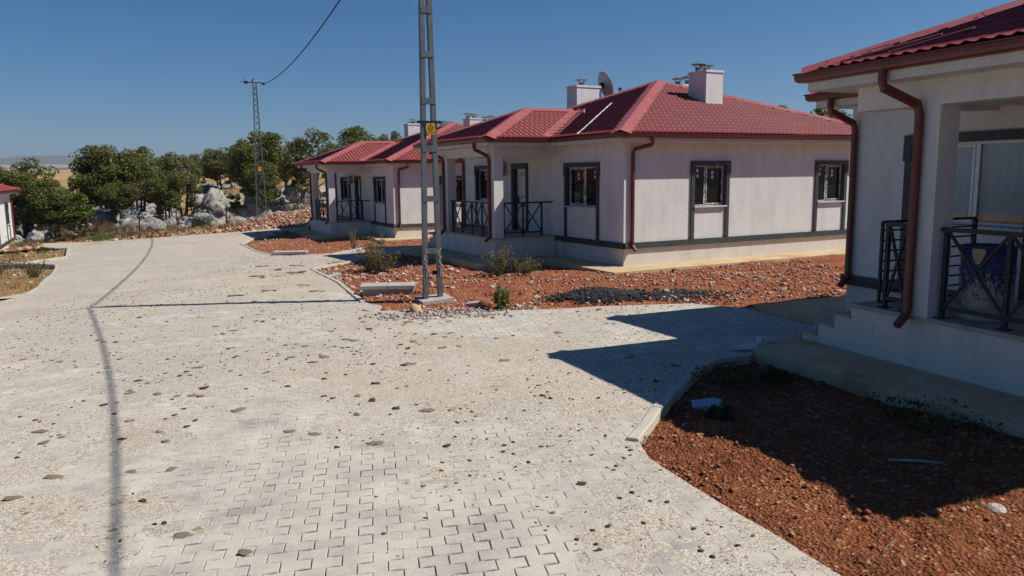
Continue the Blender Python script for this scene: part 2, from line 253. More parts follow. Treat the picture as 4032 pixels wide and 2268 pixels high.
M['apron'] = simple('dusty_apron', (.5, .36, .2), (.54, .43, .28), 1.2, .95, .3, 30, spec=.12, dirt=(.42, .24, .13), dscale=1.1, dlo=.52, dhi=.72)
M['kerb'] = simple('kerb_concrete', (.34, .34, .32), (.44, .42, .37), 2.5, .95, .3, 40, spec=.12, dirt=(.5, .445, .37), dscale=1.6, dlo=.36, dhi=.54)
M['polesteel'] = simple('galvanised_steel', (.1, .113, .122), (.13, .145, .15), 6, .5, .08, 40, spec=.5, metal=.25, dirt=(.3, .29, .26), dscale=5, dlo=.66, dhi=.8)
M['mortar'] = simple('mortar_splash', (.5, .48, .43), (.4, .38, .34), 20, .95, .5, 60)
M['yellow'] = simple('yellow_sign', (.72, .42, .012), (.68, .38, .012), 9, .5, dirt=(.5, .3, .03), dlo=.6, dhi=.85)
M['black'] = simple('black_print', (.015, .014, .014), rough=.6)
M['galv'] = simple('zinc_cowl', (.2, .22, .23), (.27, .29, .3), 7, .4, spec=.5, metal=.5)
M['chim'] = stucco('chimney_render', (.72, .7, .68))
M['dish'] = simple('grey_dish', (.42, .4, .39), (.46, .44, .43), 3, .5)
M['cable'] = simple('black_cable', (.016, .016, .017), rough=.55)
M['bluepipe'] = simple('blue_pipe', (.01, .03, .16), rough=.4)
M['meter'] = simple('grey_box', (.26, .27, .24), rough=.55)
def barrel_mat():
    m, nt, b = nmat('peeling_blue_paint'); v = coords(nt); s = nd(nt, 'ShaderNodeMapping', Vector=v, Scale=(5, 5, 2.2)).outputs[0]
    z = nd(nt, 'ShaderNodeSeparateXYZ', Vector=v).outputs[2]
    low = nd(nt, 'ShaderNodeMapRange', Value=z, i1=.1, i2=.85, i3=.22, i4=-.04).outputs[0]
    f = nd(nt, 'ShaderNodeMath', p_operation='ADD', i0=noise(nt, s, 5.5, 10, .76), i1=low).outputs[0]
    setc(nt, b, mix(nt, ramp(nt, f, .58, .63), (.006, .032, .13), (.36, .32, .28))); b.inputs['Roughness'].default_value = .55; return m
M['barrel'] = barrel_mat()
def soil_mat(name, ca, cb, cc):
    m, nt, b = nmat(name); v = coords(nt)
    vo = nd(nt, 'ShaderNodeTexVoronoi', Vector=v, Scale=34, Randomness=1); rr = nd(nt, 'ShaderNodeSeparateColor', Color=vo.outputs['Color']).outputs[0]
    col = mix(nt, ramp(nt, noise(nt, v, .9, 6, .6), .35, .65), ca, cb)
    col = mix(nt, ramp(nt, noise(nt, v, 3.5, 6, .7), .55, .72), col, cc)
    col = mix(nt, ramp(nt, rr, .88, 1.0), col, [min(.6, k * 1.5 + .03) for k in cc])
    col = mix(nt, ramp(nt, noise(nt, v, 26, 4, .7), .3, .5), [k * .55 for k in ca], col)
    setc(nt, b, col); b.inputs['Roughness'].default_value = .97; b.inputs['Specular IOR Level'].default_value = .1
    h = nd(nt, 'ShaderNodeMath', p_operation='ADD', i0=vo.outputs['Distance'], i1=noise(nt, v, 18, 6, .7)).outputs[0]
    bump(nt, b, h, 1.0, .04); return m
M['redsoil'] = soil_mat('red_soil', (.2, .062, .026), (.31, .11, .048), (.38, .18, .095))
M['redsoil2'] = soil_mat('red_rubble_soil', (.31, .078, .036), (.4, .145, .07), (.46, .27, .15))
M['tansoil'] = soil_mat('tan_soil', (.32, .17, .07), (.4, .24, .11), (.46, .33, .2))
def dust_mat():
    m, nt, b = nmat('pale_stone_dust'); v = coords(nt)
    mul = lambda x, y: nd(nt, 'ShaderNodeMath', p_operation='MULTIPLY', i0=x, i1=y).outputs[0]
    vo = nd(nt, 'ShaderNodeTexVoronoi', Vector=v, Scale=85); rr = nd(nt, 'ShaderNodeSeparateColor', Color=vo.outputs['Color'])
    col = mix(nt, ramp(nt, noise(nt, v, .55, 6, .6), .38, .64), (.6, .54, .465), (.5, .44, .365))
    col = mix(nt, ramp(nt, noise(nt, v, .23, 5, .6), .5, .62), col, (.5, .475, .435))
    col = mix(nt, ramp(nt, noise(nt, v, 1.1, 8, .72), .54, .74), col, (.44, .375, .295))
    col = mix(nt, mul(ramp(nt, rr.outputs[0], .34, .05), .75), col, (.33, .275, .205))
    col = mix(nt, mul(ramp(nt, rr.outputs[1], .8, .95), .6), col, (.68, .64, .57))
    zone = ramp(nt, noise(nt, v, .42, 5, .65), .4, .6)
    fl = mul(ramp(nt, noise(nt, v, 26, 3, .6), .585, .62), ramp(nt, noise(nt, v, 1.6, 5, .65), .36, .56)); col = mix(nt, mul(fl, .8), col, (.17, .13, .09))
    fl2 = mul(mul(ramp(nt, noise(nt, v, 10, 5, .68), .6, .635), zone), ramp(nt, noise(nt, v, 2.3, 4, .6), .4, .58)); col = mix(nt, mul(fl2, .8), col, (.14, .105, .07))
    sm = mul(ramp(nt, noise(nt, v, 3.4, 8, .74), .56, .66), zone); col = mix(nt, mul(sm, .65), col, (.3, .235, .16))
    setc(nt, b, col); b.inputs['Roughness'].default_value = .97; b.inputs['Specular IOR Level'].default_value = .06
    h = nd(nt, 'ShaderNodeMath', p_operation='SUBTRACT', i0=noise(nt, v, 30, 6, .72), i1=vo.outputs['Distance']).outputs[0]
    bump(nt, b, h, .35, .008); return m
M['dust'] = dust_mat()
def paver_mat():
    m, nt, b = nmat('grey_paver'); v = coords(nt, 'Object'); g = nd(nt, 'ShaderNodeNewGeometry')
    p = g.outputs['Position']; ri = nd(nt, 'ShaderNodeObjectInfo').outputs['Random']
    isl = g.outputs['Random Per Island']
    rsum = nd(nt, 'ShaderNodeMath', p_operation='FRACT', i0=nd(nt, 'ShaderNodeMath', p_operation='ADD', i0=ri, i1=isl).outputs[0]).outputs[0]
    col = mix(nt, rsum, (.33, .305, .265), (.5, .465, .405))
    col = mix(nt, ramp(nt, noise(nt, p, 55, 4, .7), .35, .6), [.27, .26, .235], col)
    col = mix(nt, ramp(nt, noise(nt, p, 1.6, 9, .75), .34, .62), col, (.555, .495, .415))
    setc(nt, b, col); b.inputs['Roughness'].default_value = .93; b.inputs['Specular IOR Level'].default_value = .06
    bump(nt, b, noise(nt, p, 160, 4, .7), .5, .006); return m
M['paver'] = paver_mat()
M['bed'] = simple('bedding_sand', (.16, .13, .1), (.22, .19, .15), 8, .98, .3, 50)
M['dung'] = simple('dried_dung', (.075, .045, .026), (.15, .1, .062), 18, .97, .7, 60, spec=.1)
M['dungpale'] = simple('old_dung', (.2, .145, .09), (.33, .27, .195), 14, .97, .6, 60, spec=.1)
def stone_mat(name, cs):
    m, nt, b = nmat(name); g = nd(nt, 'ShaderNodeNewGeometry'); r = g.outputs['Random Per Island']; p = g.outputs['Position']
    ri = nd(nt, 'ShaderNodeObjectInfo').outputs['Random']
    rs = nd(nt, 'ShaderNodeMath', p_operation='FRACT', i0=nd(nt, 'ShaderNodeMath', p_operation='ADD', i0=ri, i1=r).outputs[0]).outputs[0]
    cr = nd(nt, 'ShaderNodeValToRGB', Fac=rs); e = cr.color_ramp.elements; cr.color_ramp.interpolation = 'CONSTANT'
    e[0].color = c4(cs[0]); e[1].color = c4(cs[-1]); e[1].position = (len(cs) - 1) / len(cs)
    for i in range(1, len(cs) - 1): q = e.new(i / len(cs)); q.color = c4(cs[i])
    col = mix(nt, ramp(nt, noise(nt, p, 28, 5, .7), .35, .62), [.2, .09, .05], cr.outputs[0])
    setc(nt, b, col); b.inputs['Roughness'].default_value = .95; b.inputs['Specular IOR Level'].default_value = .12
    bump(nt, b, noise(nt, p, 60, 4), .4, .01); return m
M['redstone'] = stone_mat('red_rubble', [(.34, .12, .06), (.4, .17, .09), (.5, .3, .2), (.3, .09, .05), (.74, .66, .6), (.42, .16, .08), (.62, .44, .36), (.7, .6, .53)])
M['redstone1'] = stone_mat('orange_clods', [(.3, .1, .045), (.36, .14, .06), (.42, .2, .1), (.28, .085, .04), (.48, .28, .16), (.36, .15, .07)])
M['palestone'] = stone_mat('pale_rubble', [(.5, .44, .36), (.58, .52, .45), (.42, .36, .3), (.6, .56, .5), (.35, .31, .27), (.46, .36, .27)])
M['greygravel'] = stone_mat('grey_gravel', [(.4, .39, .37), (.52, .5, .47), (.3, .29, .27), (.58, .55, .5)])
M['ash'] = simple('burnt_ash', (.012, .012, .013), (.06, .06, .062), 12, .95, .8, 40, dirt=(.16, .15, .14), dscale=4, dlo=.6, dhi=.7)
def rock_mat():
    m, nt, b = nmat('weathered_limestone'); v = nd(nt, 'ShaderNodeNewGeometry').outputs['Position']
    vo = nd(nt, 'ShaderNodeTexVoronoi', Vector=v, Scale=3.5, p_feature='DISTANCE_TO_EDGE').outputs['Distance']
    n = noise(nt, v, 2.2, 9, .7)
    col = mix(nt, ramp(nt, n, .36, .6), (.2, .19, .178), (.47, .45, .425))
    col = mix(nt, ramp(nt, noise(nt, v, 6, 9, .78), .5, .6), col, (.13, .12, .11))
    col = mix(nt, ramp(nt, noise(nt, v, .8, 4), .58, .7), col, (.5, .38, .26))
    setc(nt, b, col); b.inputs['Roughness'].default_value = .97; b.inputs['Specular IOR Level'].default_value = .08
    bump(nt, b, noise(nt, v, 5, 9, .75), 1.0, .12); return m
M['rock'] = rock_mat()
M['orangerock'] = simple('orange_limestone', (.5, .29, .16), (.58, .42, .29), 2.5, .95, .6, 9, dirt=(.36, .14, .07), dlo=.5, dhi=.65, spec=.1)
M['bark'] = simple('dark_bark', (.045, .035, .026), (.075, .06, .045), 9, .95, .6, 30)
def leaf_mat(name, ca, cb, cc):
    m, nt, b = nmat(name); g = nd(nt, 'ShaderNodeNewGeometry'); r = g.outputs['Random Per Island']; p = g.outputs['Position']
    cr = nd(nt, 'ShaderNodeValToRGB', Fac=r); e = cr.color_ramp.elements
    e[0].color = c4(ca); e[1].color = c4(cc); q = e.new(.55); q.color = c4(cb)
    col = mix(nt, ramp(nt, noise(nt, p, .7, 3), .35, .68), [k * .8 for k in cb], cr.outputs[0])
    di = nd(nt, 'ShaderNodeBsdfTranslucent'); nt.links.new(col, di.inputs['Color'])
    setc(nt, b, col); b.inputs['Roughness'].default_value = .5; b.inputs['Specular IOR Level'].default_value = .2
    ms = nd(nt, 'ShaderNodeMixShader', Fac=.42); nt.links.new(b.outputs[0], ms.inputs[1]); nt.links.new(di.outputs[0], ms.inputs[2])
    nt.links.new(ms.outputs[0], nt.nodes['Material Output'].inputs['Surface']); return m
M['leaf0'] = leaf_mat('oak_leaf', (.105, .115, .03), (.165, .178, .048), (.235, .24, .075))
M['leaf1'] = leaf_mat('young_oak_leaf', (.08, .125, .026), (.13, .18, .038), (.19, .23, .055))
M['leaf2'] = leaf_mat('thin_oak_leaf', (.105, .112, .045), (.165, .17, .065), (.23, .23, .095))
M['thistle'] = leaf_mat('grey_green_thistle', (.1, .1, .055), (.17, .16, .085), (.24, .2, .1))
M['drystem'] = leaf_mat('dry_stem', (.26, .19, .09), (.34, .26, .13), (.4, .31, .16))
M['drybush'] = leaf_mat('dry_bush', (.16, .1, .045), (.25, .165, .075), (.32, .22, .11))
M['weed'] = leaf_mat('green_weed', (.04, .06, .018), (.065, .09, .025), (.1, .12, .035))
M['drygrass'] = leaf_mat('dry_grass', (.32, .22, .08), (.4, .28, .1), (.48, .36, .15))
def attr_mat(name, bsc=6):
    m, nt, b = nmat(name); v = coords(nt); a = nd(nt, 'ShaderNodeAttribute', p_attribute_name='col').outputs['Color']
    col = mix(nt, ramp(nt, noise(nt, v, 2.5, 8, .75), .38, .62), mix(nt, .45, a, (.2, .11, .05)), a)
    setc(nt, b, col); b.inputs['Roughness'].default_value = .97; b.inputs['Specular IOR Level'].default_value = .08
    bump(nt, b, noise(nt, v, bsc, 7, .7), .7, .06); return m
M['land'] = attr_mat('dry_land')
M['curtain'] = simple('sheer_curtain', (.8, .82, .86), (.72, .74, .78), 2, .9)
M['dark'] = simple('dark_room', (.03, .028, .026), rough=.9)
M['slabstone'] = simple('marble_offcut', (.5, .5, .48), (.56, .56, .54), 4, .6)
M['bluestone'] = simple('blue_grey_offcut', (.3, .36, .44), (.36, .42, .48), 5, .7)
M['rubber'] = simple('dark_rubber', (.02, .017, .015), (.035, .028, .024), 8, .8, .3, 40)
# ---------------------------------------------------------------- houses (local x = away from the street, y = along the street, z = 0 at floor)
CACHE = {}
def part(parent, name, key, fn, mats, loc=None):
    if key not in CACHE:
        mb = MB(); fn(mb); CACHE[key] = mb.mesh(name, mats)
    return link(name, CACHE[key], parent, loc)
def wall_holes(mb, fr, L, z0, z1, holes, depth=.16, mi=0):
    A = sorted({0, L, *[h[0] for h in holes], *[h[1] for h in holes]}); Z = sorted({z0, z1, *[h[2] for h in holes], *[h[3] for h in holes]})
    for i in range(len(A) - 1):
        for j in range(len(Z) - 1):
            a0, a1, b0, b1 = A[i], A[i + 1], Z[j], Z[j + 1]
            if any(h[0] <= a0 and h[1] >= a1 and h[2] <= b0 and h[3] >= b1 for h in holes): continue
            mb.add([fr(a0, 0, b0), fr(a1, 0, b0), fr(a1, 0, b1), fr(a0, 0, b1)], [(0, 1, 2, 3)], mi)
def reveals(mb, fr, h, depth):
    a0, a1, b0, b1 = h
    for p, q in (((a0, b0), (a1, b0)), ((a1, b0), (a1, b1)), ((a1, b1), (a0, b1)), ((a0, b1), (a0, b0))):
        mb.add([fr(p[0], 0, p[1]), fr(q[0], 0, q[1]), fr(q[0], -depth, q[1]), fr(p[0], -depth, p[1])], [(0, 1, 2, 3)])
fr_front = lambda a, d, z: (-d, a, z)                       # wall facing the street (x = 0)
fr_side = lambda a, d, z: (a, -d, z)                        # wall at y = 0
W_FRONT1 = (1.36, 3.05, .98, 2.19); W_FRONT2 = (7.85, 9.72, .98, 2.19); DOOR = (5.72, 6.66, 0, 2.17)
W_SIDE1 = (2.56, 3.80, .98, 2.19); W_SIDE2 = (7.80, 9.04, .98, 2.19)
def add_window(hs, fr, h, key, finished=False, curtain=False, mull=.5, dark=True):
    a0, a1, z0, z1 = h; w = a1 - a0; am = a0 + w * mull
    def surround(mb):
        mb.fbox(fr, a0 - .15, a1 + .15, .002, .062, z1, z1 + .13)                        # lintel
        mb.fbox(fr, a0 - .155, a0 + .0, .0025, .0625, z1 - .27, z1 - .001); mb.fbox(fr, a1, a1 + .155, .0025, .0625, z1 - .27, z1 - .001)
        mb.fbox(fr, a0 - .13, a0 + .0, .003, .046, .002, z1 - .272); mb.fbox(fr, a1, a1 + .13, .003, .046, .002, z1 - .272)
        reveals(mb, fr, (a0 + .002, a1 - .002, z0, z1 - .002), .16)
    part(hs, 'window_surround', key + 'sur', surround, M['trim'])
    f0 = .045
    def frame(mb):
        for x0, x1, y0, y1 in ((a0, a1, z0, z0 + f0), (a0, a1, z1 - f0, z1), (a0, a0 + f0, z0 + f0, z1 - f0), (a1 - f0, a1, z0 + f0, z1 - f0), (am - .035, am + .035, z0 + f0, z1 - f0)):
            mb.fbox(fr, x0, x1, -.155, -.095, y0, y1)
    wn = part(hs, 'window', key + 'frm' + str(finished), frame, M['upvc'] if finished else M['film'])
    def sash(mb):                                                                       # opening sash, a step prouder
        x0, x1 = am + .035, a1 - f0
        for q in ((x0, x1, z0 + f0, z0 + f0 + .035), (x0, x1, z1 - f0 - .035, z1 - f0), (x0, x0 + .035, z0 + f0 + .035, z1 - f0 - .035), (x1 - .035, x1, z0 + f0 + .035, z1 - f0 - .035)):
            mb.fbox(fr, q[0], q[1], -.14, -.08, q[2], q[3])
    part(wn, 'sash', key + 'sash' + str(finished), sash, M['upvc'] if finished else M['film'])
    g = M['clear'] if curtain else M['glass']
    for i, (x0, x1) in enumerate(((a0 + f0, am - .035), (am + .07, a1 - f0 - .035))):
        part(wn, 'pane', key + 'pane%d%s' % (i, curtain), lambda mb: mb.fbox(fr, x0, x1, -.126, -.118, z0 + f0, z1 - f0), g)
    part(hs, 'window_sill', key + 'sill', lambda mb: mb.fbox(fr, a0 - .02, a1 + .02, -.1, .085, z0 - .04, z0), M['slabstone'])
    if not finished:
        k = 0
        for x, z, t in ((a0 + w * .14, z1 - .2, .04), (a0 + w * .15, z1 - .36, -.1), (am + w * .22, z1 - .27, .02), (am + w * .22, z1 - .4, 0)):
            part(wn, 'sticker', key + 'st%d' % k, lambda mb: mb.fbox(fr, x, x + .075, -.1175, -.116, z, z + .095), M['paper']); k += 1
    if curtain:
        def cur(mb):
            n = 60; vs = []
            for i in range(n + 1):
                a = a0 + .03 + (w - .06) * i / n; d = -.22 + .025 * math.sin(i * 1.3) + .012 * math.sin(i * .37)
                vs += [fr(a, d, z0 + .06), fr(a, d, z1 - .03)]
            mb.add(vs, [(2 * i, 2 * i + 2, 2 * i + 3, 2 * i + 1) for i in range(n)], 0, True)
        part(hs, 'curtain', key + 'cur', cur, M['curtain'])
        part(hs, 'cardboard_sheet', key + 'card', lambda mb: mb.fbox(fr, a0 + .08, a0 + .66, -.185, -.18, z0 + .08, z0 + .45), M['paper'])
OUT = [(-.42, -.42), (11.42, -.42), (11.42, 11.42), (-.42, 11.42), (-.42, 9.15), (-2.67, 9.15), (-2.67, 3.33), (-.42, 3.33)]
def offset_poly(P, o):
    n = len(P); R = []
    for i in range(n):
        a, b, c = Vector(P[i - 1]), Vector(P[i]), Vector(P[(i + 1) % n])
        d1 = (b - a).normalized(); d2 = (c - b).normalized(); n1 = Vector((d1.y, -d1.x)); n2 = Vector((d2.y, -d2.x))
        m = (n1 + n2) / (1 + n1.dot(n2)); R.append((b.x + m.x * o, b.y + m.y * o))
    return R
def sweep(mb, P, prof, mi=0):
    rings = [[(x, y, z) for x, y in offset_poly(P, o)] for o, z in prof]; n = len(P); k = len(prof)
    mb.add([v for r in rings for v in r], [(i * n + j, i * n + (j + 1) % n, ((i + 1) % k) * n + (j + 1) % n, ((i + 1) % k) * n + j) for i in range(k) for j in range(n)], mi)
ZE, SL = 3.08, .37
zr = lambda w: ZE + SL * w
E0, E1 = -.5, 11.5
APEX = (5.5, 5.5, zr(6)); PA = (.3, 6.3, zr(3.05)); PB = (2.55, 6.3, zr(3.05))
e = lambda x, y: (x, y, ZE)
FACES = {
 'near': [e(E0, E0), e(E1, E0), APEX], 'back': [e(E1, E0), e(E1, E1), APEX], 'far': [e(E1, E1), e(E0, E1), APEX],
 'front': [e(E0, E1), e(E0, 9.2), PB, e(E0, 3.25), e(E0, E0), APEX],
 'pnear': [e(-2.75, 3.25), e(E0, 3.25), PB, PA], 'pfront': [e(-2.75, 9.2), e(-2.75, 3.25), PA], 'pfar': [e(E0, 9.2), e(-2.75, 9.2), PA, PB]}
EDIR = {'near': (1, 0), 'back': (0, 1), 'far': (-1, 0), 'front': (0, -1), 'pnear': (1, 0), 'pfront': (0, -1), 'pfar': (-1, 0)}
def inpoly(P, x, y):
    P = np.asarray(P, float); r = np.zeros(np.shape(x), bool); n = len(P); j = n - 1
    for i in range(n):
        xi, yi = P[i]; xj, yj = P[j]
        with np.errstate(divide='ignore', invalid='ignore'):
            c = ((yi > y) != (yj > y)) & (x < (xj - xi) * (y - yi) / (yj - yi + 1e-12) + xi)
        r ^= c; j = i
    return r
def tile_face(k):
    P = [Vector(p) for p in FACES[k]]; es = Vector((*EDIR[k], 0)); inn = Vector((-es.y, es.x, 0)); et = (inn + Vector((0, 0, SL))).normalized(); nn = es.cross(et).normalized()
    if nn.z < 0: nn = -nn
    O = P[0]; st = [((p - O).dot(es), (p - O).dot(et)) for p in P]
    smin = min(s for s, t in st); smax = max(s for s, t in st); tmax = max(t for s, t in st)
    per = .19; ns = int((smax - smin) / (per / 6)) + 1; S = smin + np.arange(ns + 1) * per / 6; nc = int(tmax / .35) + 1
    T = []; F = []
    for c in range(nc): T += [c * .35, c * .35 + .345]; F += [0, 1]
    T = np.array(T); F = np.array(F); s, t = np.meshgrid(S, T); f = np.meshgrid(S, F)[1]
    w = .5 + .5 * np.cos(2 * np.pi * s / per); jit = (fnoise(s * .7, t * .7, 5) - .5) * .02
    h = .03 * w ** 1.2 + .027 * (1 - f) + jit * .6 + .01; t2 = t - .022 * w
    V = np.array(O)[None, None] + s[..., None] * np.array(es) + t2[..., None] * np.array(et) + h[..., None] * np.array(nn)
    nr, ncv = s.shape; idx = np.arange(nr * ncv).reshape(nr, ncv)
    q = np.stack([idx[:-1, :-1], idx[:-1, 1:], idx[1:, 1:], idx[1:, :-1]], -1).reshape(-1, 4)
    cs = (s[:-1, :-1] + s[1:, 1:]).ravel() / 2; ct = (t[:-1, :-1] + t[1:, 1:]).ravel() / 2
    q = q[inpoly(st, cs, np.maximum(ct, .01))]; used = np.unique(q); mp = np.zeros(nr * ncv, int); mp[used] = np.arange(len(used))
    return mesh_np('roof_sheet', V.reshape(-1, 3)[used], mp[q], mats=[M['roof']])
def strip(mb, p, q, da, db, wa=.22, wb=.22, up=.085, low=.05, seg=1.9):
    p = Vector(p); q = Vector(q); d = q - p; L = d.length; d.normalize(); n = max(1, round(L / seg)); da = Vector(da).normalized(); db = Vector(db).normalized()
    for i in range(n):
        a = p + d * (L * i / n - (.04 if i else 0)); b = p + d * (L * (i + 1) / n); k = .004 * (i % 2) + .002
        jl = [(rnd.random() - .5) * .02 for _ in range(4)]
        V = [c + o + Vector((0, 0, z + k)) for c, (j0, j1) in ((a, jl[:2]), (b, jl[2:])) for o, z in ((da * wa, low + j0 * .5 - .0), (Vector(), up), (db * wb, low + j1 * .5))]
        V2 = [v - Vector((0, 0, .012)) for v in V]
        mb.add(V + V2, [(0, 1, 4, 3), (1, 2, 5, 4), (6, 9, 10, 7), (7, 10, 11, 8), (0, 3, 9, 6), (2, 8, 11, 5), (0, 6, 7, 1), (1, 7, 8, 2), (3, 4, 10, 9), (4, 5, 11, 10)])
def dwn(kx, ky): return Vector((kx, ky, -SL * 1.0)) if True else None
def house_roof(hs):
    mb = MB()
    for k, P in FACES.items(): mb.add([(x, y, z - .01) for x, y, z in P], [tuple(range(len(P)))])
    if 'roofbase' not in CACHE: CACHE['roofbase'] = mb.mesh('roof', M['roof'])
    rf = link('roof', CACHE['roofbase'], hs)
    for k in FACES:
        if 'tf' + k not in CACHE: CACHE['tf' + k] = tile_face(k)
        link('roof_sheet', CACHE['tf' + k], rf)
    def hip(c, sx, sy):         # c eave corner, slopes run toward +sx / +sy ; side vectors lie in each plane, across the hip
        d = Vector((sx, sy, SL)).normalized()
        nx = Vector((-sx * SL, 0, 1)).normalized(); ny = Vector((0, -sy * SL, 1)).normalized()
        a = nx.cross(d); b = ny.cross(d)
        if a.dot(Vector((0, sy, 0))) < 0: a = -a
        if b.dot(Vector((sx, 0, 0))) < 0: b = -b
        return a, b
    for i, (c, sx, sy, top) in enumerate((((E0, E0), 1, 1, APEX), ((E1, E0), -1, 1, APEX), ((E1, E1), -1, -1, APEX), ((E0, E1), 1, -1, APEX), ((-2.75, 3.25), 1, 1, PA), ((-2.75, 9.2), 1, -1, PA))):
        a, b = hip(c, sx, sy)
        part(rf, 'hip_cap', 'hip%d' % i, lambda mb: strip(mb, e(*c), top, a, b, .3, .3), M['cap'])
    part(rf, 'ridge_cap', 'ridge', lambda mb: strip(mb, PA, PB, (0, -1, -SL), (0, 1, -SL), .2, .2), M['cap'])
    for i, y in enumerate((3.25, 9.2)):
        sy = 1 if y < 6 else -1
        d = (Vector(PB) - Vector(e(E0, y))).normalized(); nf = Vector((-SL, 0, 1)).normalized(); npn = Vector((0, -sy * SL, 1)).normalized()
        a = nf.cross(d); b = npn.cross(d)
        if a.dot(Vector((0, -sy, 0))) < 0: a = -a
        if b.dot(Vector((-1, 0, 0))) < 0: b = -b
        part(rf, 'valley_flashing', 'val%d' % i, lambda mb: strip(mb, e(E0, y), PB, a, b, .26, .26, up=.045, low=.06), M['cap'])
    return rf
RP = [(x * .045, y * .045) for x, y in ((-1, -.6), (-.6, -1), (.6, -1), (1, -.6), (1, .6), (.6, 1), (-.6, 1), (-1, .6))]
def downpipe(hs, key, top, knee, foot, kick):
    def fn(mb):
        t, k, f = Vector(top), Vector(knee), Vector(foot); d = (k - t).normalized()
        pts = [t + Vector((0, 0, .06)), t + Vector((0, 0, -.09)), t + Vector((0, 0, -.15)) + d * .03, k + Vector((0, 0, .04)) - d * .04, k + Vector((0, 0, -.06)), k + Vector((0, 0, -.1)), f + Vector((0, 0, .1)), f + Vector((0, 0, .03)) + Vector(kick) * .015, f + Vector(kick) * .16 - Vector((0, 0, .1))]
        mb.tube(pts, .045, prof=RP, ref=(kick[1], -kick[0], 0), smooth=False)
        for z in (.12, .95, 1.75):
            mb.tube([f + Vector((0, 0, z)), f + Vector((0, 0, z + .035))], .05, prof=[(a * 1.1, b * 1.1) for a, b in RP], ref=(kick[1], -kick[0], 0), smooth=False)
    return part(hs, 'downpipe', key, fn, M['gutter'])
def railing(hs, key, p, q, n, h=1.08, end0=.1, end1=.1):
    p = Vector(p); q = Vector(q); d = (q - p).normalized(); L = (q - p).length; up = Vector((0, 0, 1)); w = .05
    def top(mb):
        mb.bar(p - d * end0 + up * h, q + d * end1 + up * h, .075, .05); mb.bar(p + up * .13, q + up * .13, .05, .045)
    r = part(hs, 'railing', key, top, M['rail'])
    def post(mb): mb.bar((0, 0, 0), (0, 0, h - .026), w, w, d); mb.box((-.06, -.06, 0), (.06, .06, .012))
    for i in range(n + 1): part(r, 'post', key + 'post', post, M['rail'], p + d * (L * i / n))
    g = L / n
    def x1(mb): mb.bar(d * .028 + up * .16, d * (g - .028) + up * (h - .03), .03, .03, d.cross(up))
    def x2(mb):
        o = d.cross(up) * .004
        mb.bar(d * .028 + up * (h - .03) + o, d * (g - .028) + up * .16 + o, .03, .03, d.cross(up))
    for i in range(n):
        part(r, 'brace', key + 'x1', x1, M['rail'], p + d * (g * i)); part(r, 'brace', key + 'x2', x2, M['rail'], p + d * (g * i))
    return r
def chimney(hs, key, x0, x1, y0, y1, z0, z1, cowls):
    def fn(mb):
        mb.box((x0, y0, z0), (x1, y1, z1 - .08)); mb.box((x0 - .025, y0 - .025, z1 - .078), (x1 + .025, y1 + .025, z1))
    ch = part(hs, 'chimney', key, fn, M['chim'])
    for i, (x, y, s) in enumerate(cowls):
        def cw(mb):
            mb.lathe([(.0, 0), (.11, 0), (.11, .14 * s), (.095, .14 * s)], 14); mb.lathe([(.26, .25 * s), (.25, .235 * s), (.1, .3 * s), (.0, .345 * s), ], 18); mb.lathe([(.26, .25 * s), (.0, .27 * s)], 18)
            for k in range(4):
                an = k * math.pi / 2 + .4; mb.bar((.1 * math.cos(an), .1 * math.sin(an), .1 * s), (.17 * math.cos(an), .17 * math.sin(an), .26 * s), .018)
        part(ch, 'cowl', 'cowl%.2f' % s, cw, M['galv'], (x, y, z1))
    return ch
def text_mesh(s, size, mat, mirror=False):
    cu = bpy.data.curves.new('lettering', 'FONT'); cu.body = s; cu.size = size; cu.align_x = 'CENTER'; cu.align_y = 'CENTER'; cu.extrude = .0006; cu.resolution_u = 3
    o = bpy.data.objects.new('lettering', cu); COL.objects.link(o); dg = bpy.context.evaluated_depsgraph_get()
    me = bpy.data.meshes.new_from_object(o.evaluated_get(dg)); bpy.data.objects.remove(o); me.materials.clear(); me.materials.append(mat); return me
